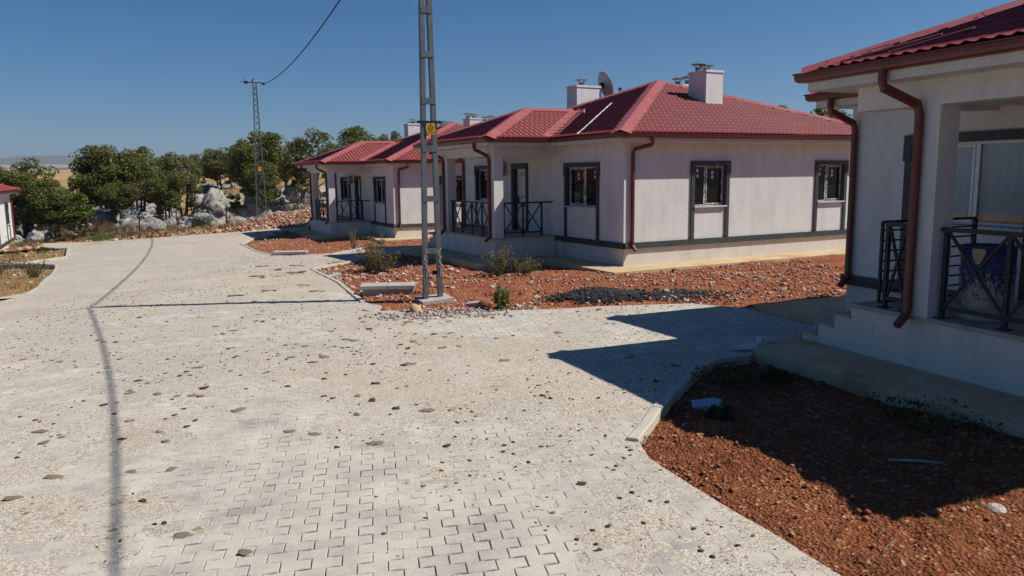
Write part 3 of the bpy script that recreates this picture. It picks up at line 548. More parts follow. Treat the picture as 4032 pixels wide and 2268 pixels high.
def build_house(name, loc, rz, label, lived=False, side_only=False):
    hs = empty(name, loc, rz); tag(hs, label, 'house')
    def walls(mb):
        wall_holes(mb, fr_front, 11, 0, 2.87, [W_FRONT1, DOOR, W_FRONT2]); wall_holes(mb, fr_side, 11, 0, 2.87, [W_SIDE1, W_SIDE2])
        wall_holes(mb, lambda a, d, z: (11 + d, a, z), 11, 0, 2.87, []); wall_holes(mb, lambda a, d, z: (a, 11 + d, z), 11, 0, 2.87, [])
    part(hs, 'wall', 'walls', walls, M['wall'])
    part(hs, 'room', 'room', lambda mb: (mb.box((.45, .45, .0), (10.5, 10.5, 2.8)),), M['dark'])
    part(hs, 'plinth', 'plinth', lambda mb: mb.prism([(.025, .025), (10.975, .025), (10.975, 10.975), (.025, 10.975)], -1.6, -.005), M['plinth'])
    def band(mb):
        for fr in (fr_side, lambda a, d, z: (11 + d, a, z), lambda a, d, z: (a, 11 + d, z)): mb.fbox(fr, -.048, 11.048, -.02, .05, -.17, .0)
        mb.fbox(fr_front, -.05, 3.74, -.018, .052, -.171, .001); mb.fbox(fr_front, 8.67, 11.05, -.018, .052, -.171, .001)
    part(hs, 'base_trim', 'band', band, M['trim'])
    for h, fr, k, cu in ((W_FRONT1, fr_front, 'wf1', False), (W_FRONT2, fr_front, 'wf2', lived), (W_SIDE1, fr_side, 'ws1', False), (W_SIDE2, fr_side, 'ws2', False)):
        add_window(hs, fr, h, k, lived, cu, .46 if fr is fr_front else .4)
    # door
    a0, a1, z0, z1 = DOOR
    def dtrim(mb):
        mb.fbox(fr_front, a0 - .13, a1 + .13, .002, .05, z1, z1 + .19); mb.fbox(fr_front, a0 - .13, a0, .002, .05, .001, z1 - .001); mb.fbox(fr_front, a1, a1 + .13, .002, .05, .001, z1 - .001)
        reveals(mb, fr_front, (a0 + .002, a1 - .002, z0, z1 - .002), .2)
    part(hs, 'door_surround', 'dtrim', dtrim, M['trim'])
    dr = part(hs, 'door', 'door%s' % lived, lambda mb: mb.fbox(fr_front, a0 + .002, a1 - .002, -.2, -.15, .01, z1 - .002), M['paper'] if not lived else M['trim'])
    def hd(mb): mb.fbox(fr_front, a1 - .14, a1 - .08, -.15, -.11, .98, 1.2); mb.fbox(fr_front, a1 - .24, a1 - .08, -.12, -.1, 1.08, 1.11)
    part(dr, 'handle', 'dhandle', hd, M['black'])
    if not lived:
        if 'bond' not in CACHE: CACHE['bond'] = text_mesh('Bond', .24, M['black'])
        for z in (1.98, 1.18, .35):
            o = link('lettering', CACHE['bond'], dr, (.1485, (a0 + a1) / 2 - .02, z)); o.rotation_euler = Matrix(((0, 0, -1), (1, 0, 0), (0, -1, 0))).to_euler(); o.rotation_euler = Matrix(((0, 0, -1), (1, 0, 0), (0, -1, 0))).to_euler()
        def sheet(mb):
            for i in range(9): mb.fbox(fr_front, a0 + .12, a0 + .36, -.1499, -.149, 1.42 - i * .05, 1.43 - i * .05)
            mb.fbox(fr_front, a0 + .1, a0 + .28, -.1499, -.149, 1.55, 1.7)
        part(dr, 'instruction_print', 'sheet', sheet, M['black'])
    # porch
    def porch(mb): mb.box((-2.22, 3.78, -1.6), (-.0, 8.64, -.055))
    part(hs, 'porch_base', 'porchb', porch, M['plinth'])
    part(hs, 'porch_floor', 'porchf', lambda mb: mb.box((-2.25, 3.75, -.053), (.0, 8.66, .0)), M['tilefloor'])
    for i in range(3):
        y0 = 8.66 + .305 * i; z = -.18 * (i + 1)
        st = part(hs, 'step', 'step%d' % i, lambda mb: mb.box((-2.225, y0 - .4, -1.6), (-.06, y0 + .27, z - .032)), M['plinth'])
        part(st, 'tread', 'tread%d' % i, lambda mb: (mb.box((-2.25, y0 - .03, z - .03), (-.055, y0 + .30, z)), mb.box((-2.245, y0 + .272, z - .16), (-2.13, y0 + .292, z - .032))), M['tilefloor'])
    for y in (3.75, 7.42):
        part(hs, 'pillar', 'pillar%d' % y, lambda mb: mb.box((-2.245, y + .005, .0), (-1.92, y + .33, 2.56)), M['wall'])
    def beams(mb):
        mb.box((-2.25, 3.752, 2.555), (-1.95, 8.68, 2.87)); mb.box((-1.948, 3.754, 2.557), (-.002, 4.05, 2.868)); mb.box((-1.948, 7.45, 2.6), (-.002, 7.72, 2.866)); mb.box((-1.948, 8.38, 2.6), (-.002, 8.676, 2.866))
    part(hs, 'porch_beam', 'beams', beams, M['wall'])
    part(hs, 'fascia', 'fascia', lambda mb: mb.prism(OUT, 2.855, 2.965), M['fascia'])
    GP_ = [(-.01, 2.967), (.085, 2.967), (.115, 2.985), (.128, 3.02), (.13, 3.065), (.148, 3.075), (.148, 3.09), (.12, 3.088), (.112, 3.03), (.08, 2.985), (-.01, 2.98)]
    part(hs, 'gutter', 'gutter', lambda mb: sweep(mb, OUT, GP_), M['gutter'])
    house_roof(hs)
    downpipe(hs, 'dp1', (.62, -.5, 2.94), (.27, -.06, 2.6), (.27, -.06, -.12), (0, -1, 0))
    downpipe(hs, 'dp2', (-2.74, 4.14, 2.94), (-2.31, 3.98, 2.5), (-2.31, 3.98, -.02), (-1, 0, 0))
    downpipe(hs, 'dp3', (-2.74, 7.84, 2.94), (-2.31, 7.66, 2.5), (-2.31, 7.66, -.02), (-1, 0, 0))
    downpipe(hs, 'dp5', (11.35, -.5, 2.94), (10.93, -.06, 2.6), (10.93, -.06, -.12), (0, -1, 0))
    downpipe(hs, 'dp4', (-.5, 11.0, 2.94), (-.07, 10.87, 2.5), (-.07, 10.87, -.08), (-1, 0, 0))
    if not side_only:
        railing(hs, 'rl1', (-2.1, 4.16, 0), (-2.1, 7.34, 0), 4, end0=.06, end1=.06)
        railing(hs, 'rl2', (-1.84, 3.9, 0), (-.45, 3.9, 0), 2, end0=.06, end1=.4)
    chimney(hs, 'cha', 5.33, 6.08, 2.7, 3.6, 3.9, 5.42, [(5.5, 3.3, 1), (5.86, 3.3, .9)])
    chimney(hs, 'chb', 3.85, 5.0, 8.5, 9.25, 3.9, 5.44, [(4.3, 8.85, 1)])
    chimney(hs, 'chc', 8.75, 9.2, 8.0, 8.8, 3.6, 5.62, [(8.9, 8.5, 1.1), (9.2, 8.2, 1.3)])
    if not lived:
        part(hs, 'meter_box', 'meter', lambda mb: (mb.fbox(fr_front, 7.22, 7.62, .01, .2, 1.95, 2.38), mb.fbox(fr_front, 7.2, 7.64, .2, .215, 1.93, 2.4)), M['meter'])
        part(hs, 'switch', 'switch', lambda mb: mb.fbox(fr_front, 5.25, 5.33, .002, .025, 1.22, 1.36), M['paper'])
        part(hs, 'drain_pipe', 'drain', lambda mb: mb.tube([(-.04, 3.3, -.16), (-.05, 3.29, -.7)], .02, 8), M['upvc'])
    return hs
HN = ['white_house'] * 4
houses = []
for i, (nm, lab, lived) in enumerate((
    ('white_house', 'white bungalow with a blue drum on its porch and a curtained window', True),
    ('white_house', 'white bungalow with a big round dish on its chimney, standing behind the ladder-like pole', False),
    ('white_house', 'white bungalow beside the red rubble heap and the lattice mast', False))):
    l, rz = HOUSE[i]; houses.append(build_house(nm, l, rz, lab, lived))
h4 = build_house('white_house', (-32.89 + .453 * 11, 51.5 - .891 * 11, -1.1), math.radians(116.9), 'white house across the street, only its sunlit corner and red downpipe showing', False)
H1, H2, H3 = houses
H1R = Matrix.Translation(HOUSE[0][0]) @ Matrix.Rotation(HOUSE[0][1], 4, 'Z'); H2R = Matrix.Translation(HOUSE[1][0]) @ Matrix.Rotation(HOUSE[1][1], 4, 'Z'); H3R = Matrix.Translation(HOUSE[2][0]) @ Matrix.Rotation(HOUSE[2][1], 4, 'Z')
def hw(Rm, u, v, z=0): return Rm @ Vector((v, u, z))
# additions on single houses: lattice side panel and barred gate on the porch with the drum; sealant streaks on the roofs
railing(H1, 'rl3', (-2.1, 7.88, 0), (-2.1, 8.2, 0), 1, h=1.1, end0=.04, end1=.02)
def gate(mb):
    y = 8.3
    mb.bar((-2.1, y, 1.12), (-.4, y, 1.12), .035); mb.bar((-2.1, y, .06), (-.4, y, .06), .035); mb.bar((-2.1, y, .06), (-2.1, y, 1.12), .035, .035, (0, 1, 0)); mb.bar((-.4, y, .06), (-.4, y, 1.12), .05, .05, (0, 1, 0))
gt = part(H1, 'gate', 'gate', gate, M['rail'])
for i in range(7): part(gt, 'gate_bar', 'gbar', lambda mb: mb.bar((-2.08, 8.3, 0), (-.42, 8.3, 0), .022), M['rail'], (0, 0, .2 + .135 * i))
def streak(mb, u0, u1, w, w0, w1):
    n = 26
    for i in range(n):
        t0 = i / n; t1 = (i + 1) / n - .004; a = (rnd.random() - .5) * .03; ww = w * (.6 + .6 * rnd.random())
        for t, nx in ((t0, t1),):
            P = []
            for q, sgn in ((t, -1), (t, 1), (nx, 1), (nx, -1)):
                x = w0 + (w1 - w0) * q; y = u0 + (u1 - u0) * q + sgn * ww / 2 + a; P.append((x, y, zr(x + .5) + .07))
            P += [(x, y, z - .02) for x, y, z in P]
            mb.add(P, [(0, 3, 2, 1), (4, 5, 6, 7), (0, 1, 5, 4), (1, 2, 6, 5), (2, 3, 7, 6), (3, 0, 4, 7)])
part(H2, 'sealant_streak', 'streak2', lambda mb: streak(mb, 1.75, 1.75 + 3.1, .07, -.45, 2.95), M['paper'])
part(H2, 'sealant_streak', 'streak2b', lambda mb: streak(mb, 5.2, 5.9, .05, 2.05, 2.5), M['paper'])
for (a, b) in ((9.15, 8.3), (8.6, 7.6), (7.9, 7.2)):
    def st1(mb):
        n = 14
        for i in range(n):
            y = a + (b - a) * i / n; y2 = a + (b - a) * (i + .96) / n; x = -2.7 + .55 * i / n + (a * 7 % 1) * .2; x2 = x + .55 / n
            P = [(x, y, zr(x + 2.75) + .07), (x + .03, y, zr(x + 2.78) + .07), (x2 + .03, y2, zr(x2 + 2.78) + .07), (x2, y2, zr(x2 + 2.75) + .07)]
            P += [(px, py, pz - .02) for px, py, pz in P]
            mb.add(P, [(0, 3, 2, 1), (4, 5, 6, 7), (0, 1, 5, 4), (1, 2, 6, 5), (2, 3, 7, 6), (3, 0, 4, 7)])
    part(H1, 'sealant_streak', 'st1%.1f' % a, st1, M['cap'])
# ---------------------------------------------------------------- ground, road, paving
def hp(k, u, v):
    p = hw((H1R, H2R, H3R)[k - 1], u, v); return (p.x, p.y)
xy = lambda L: [(p[0], p[1]) for p in L]
ROAD = ([hp(1, -16, -6.9)] + xy(Y1) + [hp(1, 9.3, -3.3), hp(1, 9.6, -2.2), hp(1, 9.6, -1.0)] + xy(Y2) +
        [hp(2, 8.5, -4.9), hp(2, 9.15, -4.15), hp(2, 9.38, -3.3), hp(2, 9.6, -2.2), hp(2, 9.6, -1.0), hp(2, 12.3, -.8)] + xy(Y3) +
        [hp(3, 8.8, -4.5), hp(3, 9.35, -3.5), hp(3, 9.6, -2.2), hp(3, 9.6, -1.0), hp(3, 10.9, -.9)] + xy(FAR) +
        [(-36, 57.0), (-44, 52.5), (-43, 48.6), (-33.4, 53.2), (-31.6, 52.0)] + xy(Y4A) + [(-27, 36), (-26, 32.5)] + xy(Y4B) +
        [(-20, 20), (-19, 14.5), (-11.4, 14.7), (-10.1, 15.05), hp(1, 17.5, -14.8), hp(1, -16, -14.8)])
RA = np.array(ROAD)
def in_road(x, y): return inpoly(RA, x, y)
def nearest_edge(x, y):
    best = np.full(np.shape(x), 1e9); bx = np.array(x, float); by = np.array(y, float); n = len(RA)
    for i in range(n):
        a = RA[i]; b = RA[(i + 1) % n]; d = b - a; t = np.clip(((x - a[0]) * d[0] + (y - a[1]) * d[1]) / max(1e-9, d @ d), 0, 1)
        px = a[0] + t * d[0]; py = a[1] + t * d[1]; q = np.hypot(px - x, py - y); m = q < best
        best = np.where(m, q, best); bx = np.where(m, px, bx); by = np.where(m, py, by)
    return best, bx, by
def sheet(name, x0, x1, y0, y1, cell, zf, mats, inside=None, cf=None, smooth=True):
    nx = int(round((x1 - x0) / cell)); ny = int(round((y1 - y0) / cell))
    X, Y = np.meshgrid(x0 + np.arange(nx + 1) * cell, y0 + np.arange(ny + 1) * cell); X = X.ravel(); Y = Y.ravel()
    idx = np.arange(len(X)).reshape(ny + 1, nx + 1)
    Q = np.stack([idx[:-1, :-1], idx[:-1, 1:], idx[1:, 1:], idx[1:, :-1]], -1).reshape(-1, 4)
    if inside is not None:
        IN = in_road(X, Y) == inside
        Q = Q[IN[Q].any(1)]; bord = np.unique(Q[~IN[Q].all(1)]); bo = bord[~IN[bord]]
        d, bx, by = nearest_edge(X[bo], Y[bo]); ok = d < cell * 1.6; X[bo[ok]] = bx[ok]; Y[bo[ok]] = by[ok]
    used = np.unique(Q); mp = np.zeros(len(X), int); mp[used] = np.arange(len(used)); X = X[used]; Y = Y[used]; Q = mp[Q]
    Z = zf(X, Y); me = mesh_np(name, np.stack([X, Y, Z], 1), Q, smooth, mats, cols=None if cf is None else cf(X, Y, Z)); return me
EX = np.array([(a, b, c) for a, b, c in EXPO])
def expo(x, y):
    e_ = np.zeros(np.shape(x))
    for a, b, r in EX: e_ = np.maximum(e_, np.exp(-((x - a) ** 2 + (y - b) ** 2) / (2 * (r * .8) ** 2)))
    return e_
def dust_rel(x, y):
    n1 = fbm(x, y, 2.3, 4, 3) - .5; n2 = fbm(x, y, 9, 3, 8) - .5
    n3 = fbm(x, y, .45, 3, 21) - .5; fade = np.clip((20 - y) / 6, 0, 1)
    return .0012 - .024 * expo(x, y) * (.5 + fbm(x, y, 5, 3, 25)) + .016 * n1 + .007 * n2 + .016 * n3 + .008 * (1 - fade)
def zdust(x, y): return TZ(x, y) + dust_rel(x, y)
rd = structure(link('road', sheet('road', -46, 12, -12, 60, .5, lambda x, y: TZ(x, y) - .045, [M['bed']], True)))
DS = ((-9.0, 6.0, 3.6, 9.6, .03), (-13.0, 8.0, 9.6, 20.1, .06), (-21.0, 6.0, 20.1, 33.0, .15), (-46.0, 2.0, 33.0, 60.0, .3), (-16.0, 12.0, -12.0, 3.6, .4))
for i, (x0, x1, y0, y1, c) in enumerate(DS):
    o = link('dust_layer', sheet('dust_layer', x0, x1, y0, y1, c, zdust, [M['dust']], True)); tag(o, 'pale trodden stone dust lying over the paved street', 'dust', kind='stuff', group='dust over the street')
# interlocking pavers where the dust has worn through
PL, PW, PAZ = .205, .143, math.radians(80)
pr = (math.sin(PAZ), math.cos(PAZ)); pc = (-pr[1], pr[0])
def paver_loop(sg, ins, amp=.0075):
    g = .0035 + ins; xs = np.linspace(-PL / 2 + g, PL / 2 - g, 7); w = amp * np.sin(2 * np.pi * xs / PL) * sg
    return [(x, -PW / 2 + g + k) for x, k in zip(xs, w)] + [(x, PW / 2 - g - k2) for x, k2 in zip(xs[::-1], (amp * np.sin(2 * np.pi * xs / PL) * sg)[::-1])]
def paver_geo(sg):
    a = paver_loop(sg, 0); b = paver_loop(sg, .004); n = len(a)
    V = [(x, y, -.045) for x, y in a] + [(x, y, -.005) for x, y in a] + [(x, y, .0) for x, y in b]
    F = [(i, (i + 1) % n, n + (i + 1) % n, n + i) for i in range(n)] + [(n + i, n + (i + 1) % n, 2 * n + (i + 1) % n, 2 * n + i) for i in range(n)] + [tuple(range(2 * n, 3 * n))]
    return V, F
def pav_mesh(sg):
    V, F = paver_geo(sg); me = bpy.data.meshes.new('paver'); me.from_pydata(V, [], F); me.materials.append(M['paver']); return me
PM = {1: pav_mesh(1), -1: pav_mesh(-1)}
cells = []
for j in range(-90, 160):
    for i in range(-80, 60):
        s = i * PL + (PL / 2 if j % 2 else 0); t = j * PW; x = pr[0] * s + pc[0] * t - 1.0; y = pr[1] * s + pc[1] * t + 7.5
        cells.append((x, y, 1 if j % 2 else -1))
ca = np.array(cells); ee = expo(ca[:, 0], ca[:, 1]) + .35 * (fbm(ca[:, 0], ca[:, 1], 2.3, 4, 3) < .46); keep = (ee > -1) & in_road(ca[:, 0], ca[:, 1]); dd, _, _ = nearest_edge(ca[:, 0], ca[:, 1]); keep &= dd > .1
dd, _, _ = nearest_edge(ca[:, 0], ca[:, 1]); near = (ca[:, 1] > 4.2) & (ca[:, 1] < 21) & (np.abs(ca[:, 0]) < 9)
ca = ca[keep & near]; ca = ca[np.argsort(np.hypot(ca[:, 0], ca[:, 1]))]
def place_rot(x, y):
    h = .05; gx = (float(TZ(x + h, y)) - float(TZ(x - h, y))) / (2 * h); gy = (float(TZ(x, y + h)) - float(TZ(x, y - h))) / (2 * h)
    X = Vector((pr[0], pr[1], pr[0] * gx + pr[1] * gy)).normalized(); Z = Vector((-gx, -gy, 1)).normalized(); Yv = Z.cross(X); return Matrix((X, Yv, Z)).transposed()
# the 300 that show largest and bare go in singly
bare = dust_rel(ca[:, 0], ca[:, 1]) < .004
order = np.concatenate([np.where(bare)[0], np.where(~bare)[0]]); single = set(order[:300].tolist()); VV = []; FF = []; b = 0
for k, (x, y, sg) in enumerate(ca):
    R3 = place_rot(x, y); z = float(TZ(x, y)) + rnd.uniform(-.003, .002); sg = int(sg)
    tilt = Matrix.Rotation(rnd.gauss(0, .012), 3, 'X') @ Matrix.Rotation(rnd.gauss(0, .01), 3, 'Y') @ Matrix.Rotation(rnd.gauss(0, .01), 3, 'Z')
    Mx = Matrix.Translation((x, y, z)) @ (R3 @ tilt).to_4x4()
    if k in single:
        o = link('paver', PM[sg], rd); o.matrix_local = Mx
    else:
        V, F = paver_geo(sg); VV += [tuple(Mx @ Vector(v)) for v in V]; FF += [[b + i for i in f] for f in F]; b += len(V)
me = bpy.data.meshes.new('paver_field'); me.from_pydata(VV, [], FF); me.materials.append(M['paver']); o = link('paver_field', me, rd); o['kind'] = 'stuff'
# kerbs
kerb = structure(empty('kerb'))
def kerbstone(L, w=.12, h=.28, bev=.012):
    mb = MB(); P = [(-w / 2, -h), (w / 2, -h), (w / 2, -bev), (w / 2 - bev, 0), (-w / 2 + bev, 0), (-w / 2, -bev)]; n = 6
    mb.add([(-L / 2 + .004, y, z) for y, z in P] + [(L / 2 - .004, y, z) for y, z in P], [tuple(range(n - 1, -1, -1)), tuple(range(n, 2 * n))] + [(i, (i + 1) % n, n + (i + 1) % n, n + i) for i in range(n)])
    return mb.mesh('kerb_stone', M['kerb'])
KM = kerbstone(.5)
def kerb_line(pts, top=.025, off=.06, pitch=.5, topf=None):
    pts = [Vector((p[0], p[1])) for p in pts]; d = 0; acc = []
    for a, b_ in zip(pts[:-1], pts[1:]):
        L = (b_ - a).length; n = max(1, round(L / pitch))
        for i in range(n):
            p = a.lerp(b_, (i + .5) / n); t = (b_ - a).normalized(); nn = Vector((-t.y, t.x)); p = p + nn * off
            z0 = float(TZ(*(p - t * L / n / 2))); z1 = float(TZ(*(p + t * L / n / 2)))
            X = Vector((t.x * L / n, t.y * L / n, z1 - z0)).normalized(); Z = Vector((0, 0, 1)); Yv = Z.cross(X).normalized(); Z = X.cross(Yv)
            o = link('kerb_stone', KM, kerb); tp = top if topf is None else topf(p.x, p.y)
            o.matrix_local = Matrix.Translation((p.x, p.y, (z0 + z1) / 2 + tp + rnd.uniform(-.006, .006))) @ Matrix((X, Yv, Z)).transposed().to_4x4() @ Matrix.Rotation(rnd.gauss(0, .012), 4, 'Z') @ Matrix.Diagonal((L / n / .5, 1, 1, 1))
kerb_line(xy(Y1[5:]) + [hp(1, 9.3, -3.3)], .025)
kerb_line(xy(Y2[:9]), .002); kerb_line(xy(Y2[8:]) + [hp(2, 8.5, -4.9), hp(2, 9.15, -4.15), hp(2, 9.38, -3.3)], .035)
kerb_line([hp(2, 12.3, -.8)] + xy(Y3) + [hp(3, 8.8, -4.5)], .03); kerb_line(xy(Y4A[1:]) + [(-27, 36)], .1); kerb_line([(-26, 32.5)] + xy(Y4B[:2]), .14); kerb_line(xy(Y4B[1:]), .015)
kerb_line([(-19, 14.5), (-11.4, 14.7), (-10.1, 15.05), hp(1, 17.5, -14.8), hp(1, 5, -14.8)], .03)
# soil plots
def zs1(x, y):
    d, _, _ = nearest_edge(x, y); k = np.clip(d / .5, 0, 1)
    return TZ(x, y) - .03 - .08 * np.clip((y - 7) / 1.2, 0, 1) + .02 * k + k * (.1 * (fbm(x, y, .9, 3, 31) - .5) + .075 * (fbm(x, y, 4, 4, 33) - .5)) + .05 * (fbm(x, y, 11, 4, 35) - .5) + .07 * np.clip(fbm(x, y, 5.5, 3, 37) - .52, 0, 1)
def zs2(x, y):
    d, _, _ = nearest_edge(x, y); k = np.clip(d / .6, 0, 1)
    return TZ(x, y) - .04 + .0 * k + k * (.13 * (fbm(x, y, .7, 3, 41) - .5) + .08 * (fbm(x, y, 3.4, 4, 43) - .5)) + .05 * (fbm(x, y, 11, 3, 45) - .5)
def zs3(x, y):
    d, _, _ = nearest_edge(x, y); k = np.clip(d / .8, 0, 1)
    return TZ(x, y) - .06 + .02 * k + k * (.14 * (fbm(x, y, .6, 3, 51) - .5) + .12 * (fbm(x, y, 2.6, 4, 53) - .5))
structure(link('soil', sheet('soil', 1.0, 7.0, 3.6, 12.0, .032, zs1, [M['redsoil']], False)))
structure(link('soil', sheet('soil', -6.6, 12.0, 13.5, 30.3, .065, zs2, [M['redsoil2']], False)))
structure(link('soil', sheet('soil', -14.1, 4.0, 27.9, 44.7, .15, zs3, [M['redsoil2']], False)))
structure(link('soil', sheet('soil', -33.0, -11.4, 13.0, 53.2, .2, zs3, [M['tansoil']], False)))
def lowmask(x, y):
    m = in_road(x, y)
    for x0, x1, y0, y1 in ((1, 7, 3.6, 12), (-6.6, 12, 13.5, 30.3), (-14.1, 4, 27.9, 44.7), (-33, -11.4, 13, 53.2)): m |= (x > x0 + .3) & (x < x1 - .3) & (y > y0 + .3) & (y < y1 - .3)
    return m
structure(link('ground', sheet('ground', -70, 60, -24, 47, 1.0, lambda x, y: TZ(x, y) - .12 - .5 * lowmask(x, y), [M['tansoil']])))
def ccol(x, y, z):
    n = fbm(x, y, .35, 4, 61); n2 = fbm(x, y, .12, 3, 63); c = np.array((.27, .175, .085))[None] * (1 - n[:, None]) + np.array((.4, .29, .14))[None] * n[:, None]
    s = np.clip((fbm(x, y, .5, 4, 65) - .5) * 6, 0, 1)[:, None] * np.clip((62 - y) / 8, 0, 1)[:, None]; c = c * (1 - s) + np.array((.36, .17, .08)) * s
    return c
def zhill(x, y):
    d, _, _ = nearest_edge(x, y); k = np.clip(d / 1.2, 0, 1)
    return TZ(x, y) - .03 + k * (.12 + .5 * (fbm(x, y, .22, 3, 71) - .5) + .22 * (fbm(x, y, .9, 4, 73) - .5) + .1 * (fbm(x, y, 3, 3, 75) - .5))
structure(link('hillside', sheet('hillside', -70, 60, 44, 112, .4, zhill, [M['land']], False, ccol)))
# far land out to the plain, in rings
def far_land():
    rr = np.concatenate([np.linspace(104, 700, 60), np.geomspace(720, 9500, 50)]); aa = np.linspace(-math.radians(62), math.radians(62), 261)
    A, R = np.meshgrid(aa, rr); X = R * np.sin(A); Y = R * np.cos(A); Z = TZ(X, Y) + np.clip((R - 130) / 100, 0, 1) * (fbm(X, Y, .006, 3, 81) - .5) * .6 + .0 - .25
    # long low ridge line and stony mountains far off
    mt = np.clip((R - 7600) / 900, 0, 1) * np.clip((9400 - R) / 600, 0, 1); ad = np.degrees(A)
    prof = np.interp(ad, [-62, -40, -34.5, -33.2, -31.6, -30, -28.6, -27.4, -26, -24, -22, -18, -10, 62], [40, 40, 14, 60, 96, 104, 92, 112, 88, 66, 46, 34, 22, 22])
    Z = Z + mt * prof * (1.0 + .22 * (fbm(X, Y, .003, 4, 83) - .5)) * .98
    c = np.zeros(X.shape + (3,)); n = fbm(X, Y, .02, 4, 85)[..., None]
    gold = np.array((.47, .31, .13)) * (1 - n) + np.array((.4, .26, .12)) * n
    plain = np.array((.38, .31, .2)) * np.ones_like(n); wood = np.array((.07, .085, .05)) * np.ones_like(n); hill = np.array((.1, .09, .085)) * (.7 + .6 * fbm(X, Y, .004, 5, 87)[..., None])
    Rn = R[..., None]; c = np.where(Rn < 640, gold, np.where(Rn < 1500, np.array((.36, .26, .13)), np.where(Rn < 4300, wood * .0 + np.where(fbm(X, Y, .0022, 3, 89)[..., None] > .42, wood, plain), plain)))
    c = np.where((mt > .05)[..., None], hill, c)
    nr, nc = X.shape; idx = np.arange(nr * nc).reshape(nr, nc); Q = np.stack([idx[:-1, :-1], idx[:-1, 1:], idx[1:, 1:], idx[1:, :-1]], -1).reshape(-1, 4)
    return mesh_np('plain', np.stack([X, Y, Z], -1).reshape(-1, 3), Q, True, [M['land']], cols=c.reshape(-1, 3))
structure(link('plain', far_land()))
# aprons
apr = [(-1.05, -1.05), (12.05, -1.05), (12.05, 12.3), (-.85, 12.3), (-.98, 9.6), (-2.21, 9.595), (-3.3, 9.3), (-3.28, 2.7), (-1.06, 2.72)]
for i, H in enumerate((H1, H2, H3, h4)):
    mb = MB(); mb.prism(apr, -1.5, -.665); o = mb.build('apron', M['apron']); o.matrix_world = Matrix.Translation(H.location) @ Matrix.Rotation(H.rotation_euler[2], 4, 'Z'); structure(o)
# ---------------------------------------------------------------- loose stones
ICO = None
def ico(sub=1):
    bm = bmesh.new(); bmesh.ops.create_icosphere(bm, subdivisions=sub, radius=1); V = np.array([v.co[:] for v in bm.verts]); F = np.array([[v.index for v in f.verts] for f in bm.faces]); bm.free(); return V, F
IV, IF = ico(1)
def stones(name, P, S, mat, label, cat='stones', flat=.65, sink=.25):
    n = len(P); k = len(IV); V = np.repeat(IV[None], n, 0) * (1 + RS.uniform(-.32, .32, (n, k, 1)))
    an = RS.uniform(0, 6.28, n); ca_, sa = np.cos(an), np.sin(an); sc = S[:, None] * RS.uniform(.65, 1.35, (n, 3)) * np.array((1, .8, flat)); V = V * sc[:, None]
    x = V[..., 0] * ca_[:, None] - V[..., 1] * sa[:, None]; y = V[..., 0] * sa[:, None] + V[..., 1] * ca_[:, None]; V = np.stack([x, y, V[..., 2]], -1) + P[:, None]; V[..., 2] += (S * flat * (1 - 2 * sink))[:, None]
    F = (IF[None] + (np.arange(n) * k)[:, None, None]).reshape(-1, 3); o = link(name, mesh_np(name, V.reshape(-1, 3), F, False, [mat])); return tag(o, label, cat, kind='stuff')
def scatter(n, x0, x1, y0, y1, zf, inside, dens=None, smin=.01, smax=.04, pw=2.5):
    X = RS.uniform(x0, x1, n); Y = RS.uniform(y0, y1, n); m = in_road(X, Y) == inside
    if dens is not None: m &= RS.uniform(0, 1, n) < dens(X, Y)
    for H in (H1R, H2R, H3R):
        q = np.array(H.inverted()); u = q[0, 0] * X + q[0, 1] * Y + q[0, 3]; v = q[1, 0] * X + q[1, 1] * Y + q[1, 3]; m &= ~inpoly(apr, u, v)
    X, Y = X[m], Y[m]; S = smin + (smax - smin) * RS.uniform(0, 1, len(X)) ** pw; return np.stack([X, Y, zf(X, Y)], 1), S
P, S = scatter(13000, 1, 6.5, 3.8, 11, zs1, False, lambda x, y: .12 + .88 * np.clip((fbm(x, y, 1.6, 4, 91) - .46) * 8, 0, 1), .004, .03, 4.5); stones('clods', P, S, M['redstone1'], 'orange clods and small stones on the red soil plot', flat=.7)
P, S = scatter(26000, -6.3, 9, 14.2, 28, zs2, False, lambda x, y: .2 + .8 * (fbm(x, y, .8, 3, 93) > .46), .008, .052, 2.8); stones('rubble', P, S, M['redstone'], 'pink and red rubble over the plot in front of the house', flat=.7)
P, S = scatter(5000, -14, 3, 28, 44, zs3, False, None, .015, .055, 3); stones('rubble', P, S, M['redstone'], 'red rubble over the plot by the far porch', flat=.7)
P, S = scatter(2200, -6.3, -1.5, 15.2, 26, zs2, False, lambda x, y: np.exp(-((x + 4.6) ** 2 + (y - 22) ** 2) / 9), .02, .075, 2.2); stones('rubble', P, S, M['redstone'], 'larger pale and orange stones behind the kerb corner', flat=.7)
P, S = scatter(9000, -30, -8, 43, 56, zhill, False, lambda x, y: np.clip(1.1 - np.abs(y - 49.5) / 6, 0, 1), .03, .16, 3.2); stones('rubble', P, S, M['redstone'], 'orange rubble along the verge below the fence', flat=.7)
P, S = scatter(2500, -32, -12, 18, 46, zs3, False, None, .02, .1, 3); stones('rubble', P, S, M['palestone'], 'pale stones on the plots across the street', flat=.7)
P, S = scatter(22000, -8.5, 5, 4, 14, zdust, True, lambda x, y: .25 + .75 * (fbm(x, y, .7, 4, 95) > .5), .002, .007, 2.5); stones('pebbles', P, S, M['palestone'], 'fine pale gravel on the dusty street', flat=.6)
P, S = scatter(24000, -11, 5, 4, 33, zdust, True, lambda x, y: .16 + .84 * np.clip((fbm(x, y, .45, 4, 97) - .48) * 12, 0, 1), .004, .026, 2.6); stones('dung_crumbs', P, S, M['dung'], 'dark dung crumbs strewn over the dusty street', 'crumbs', flat=.35)
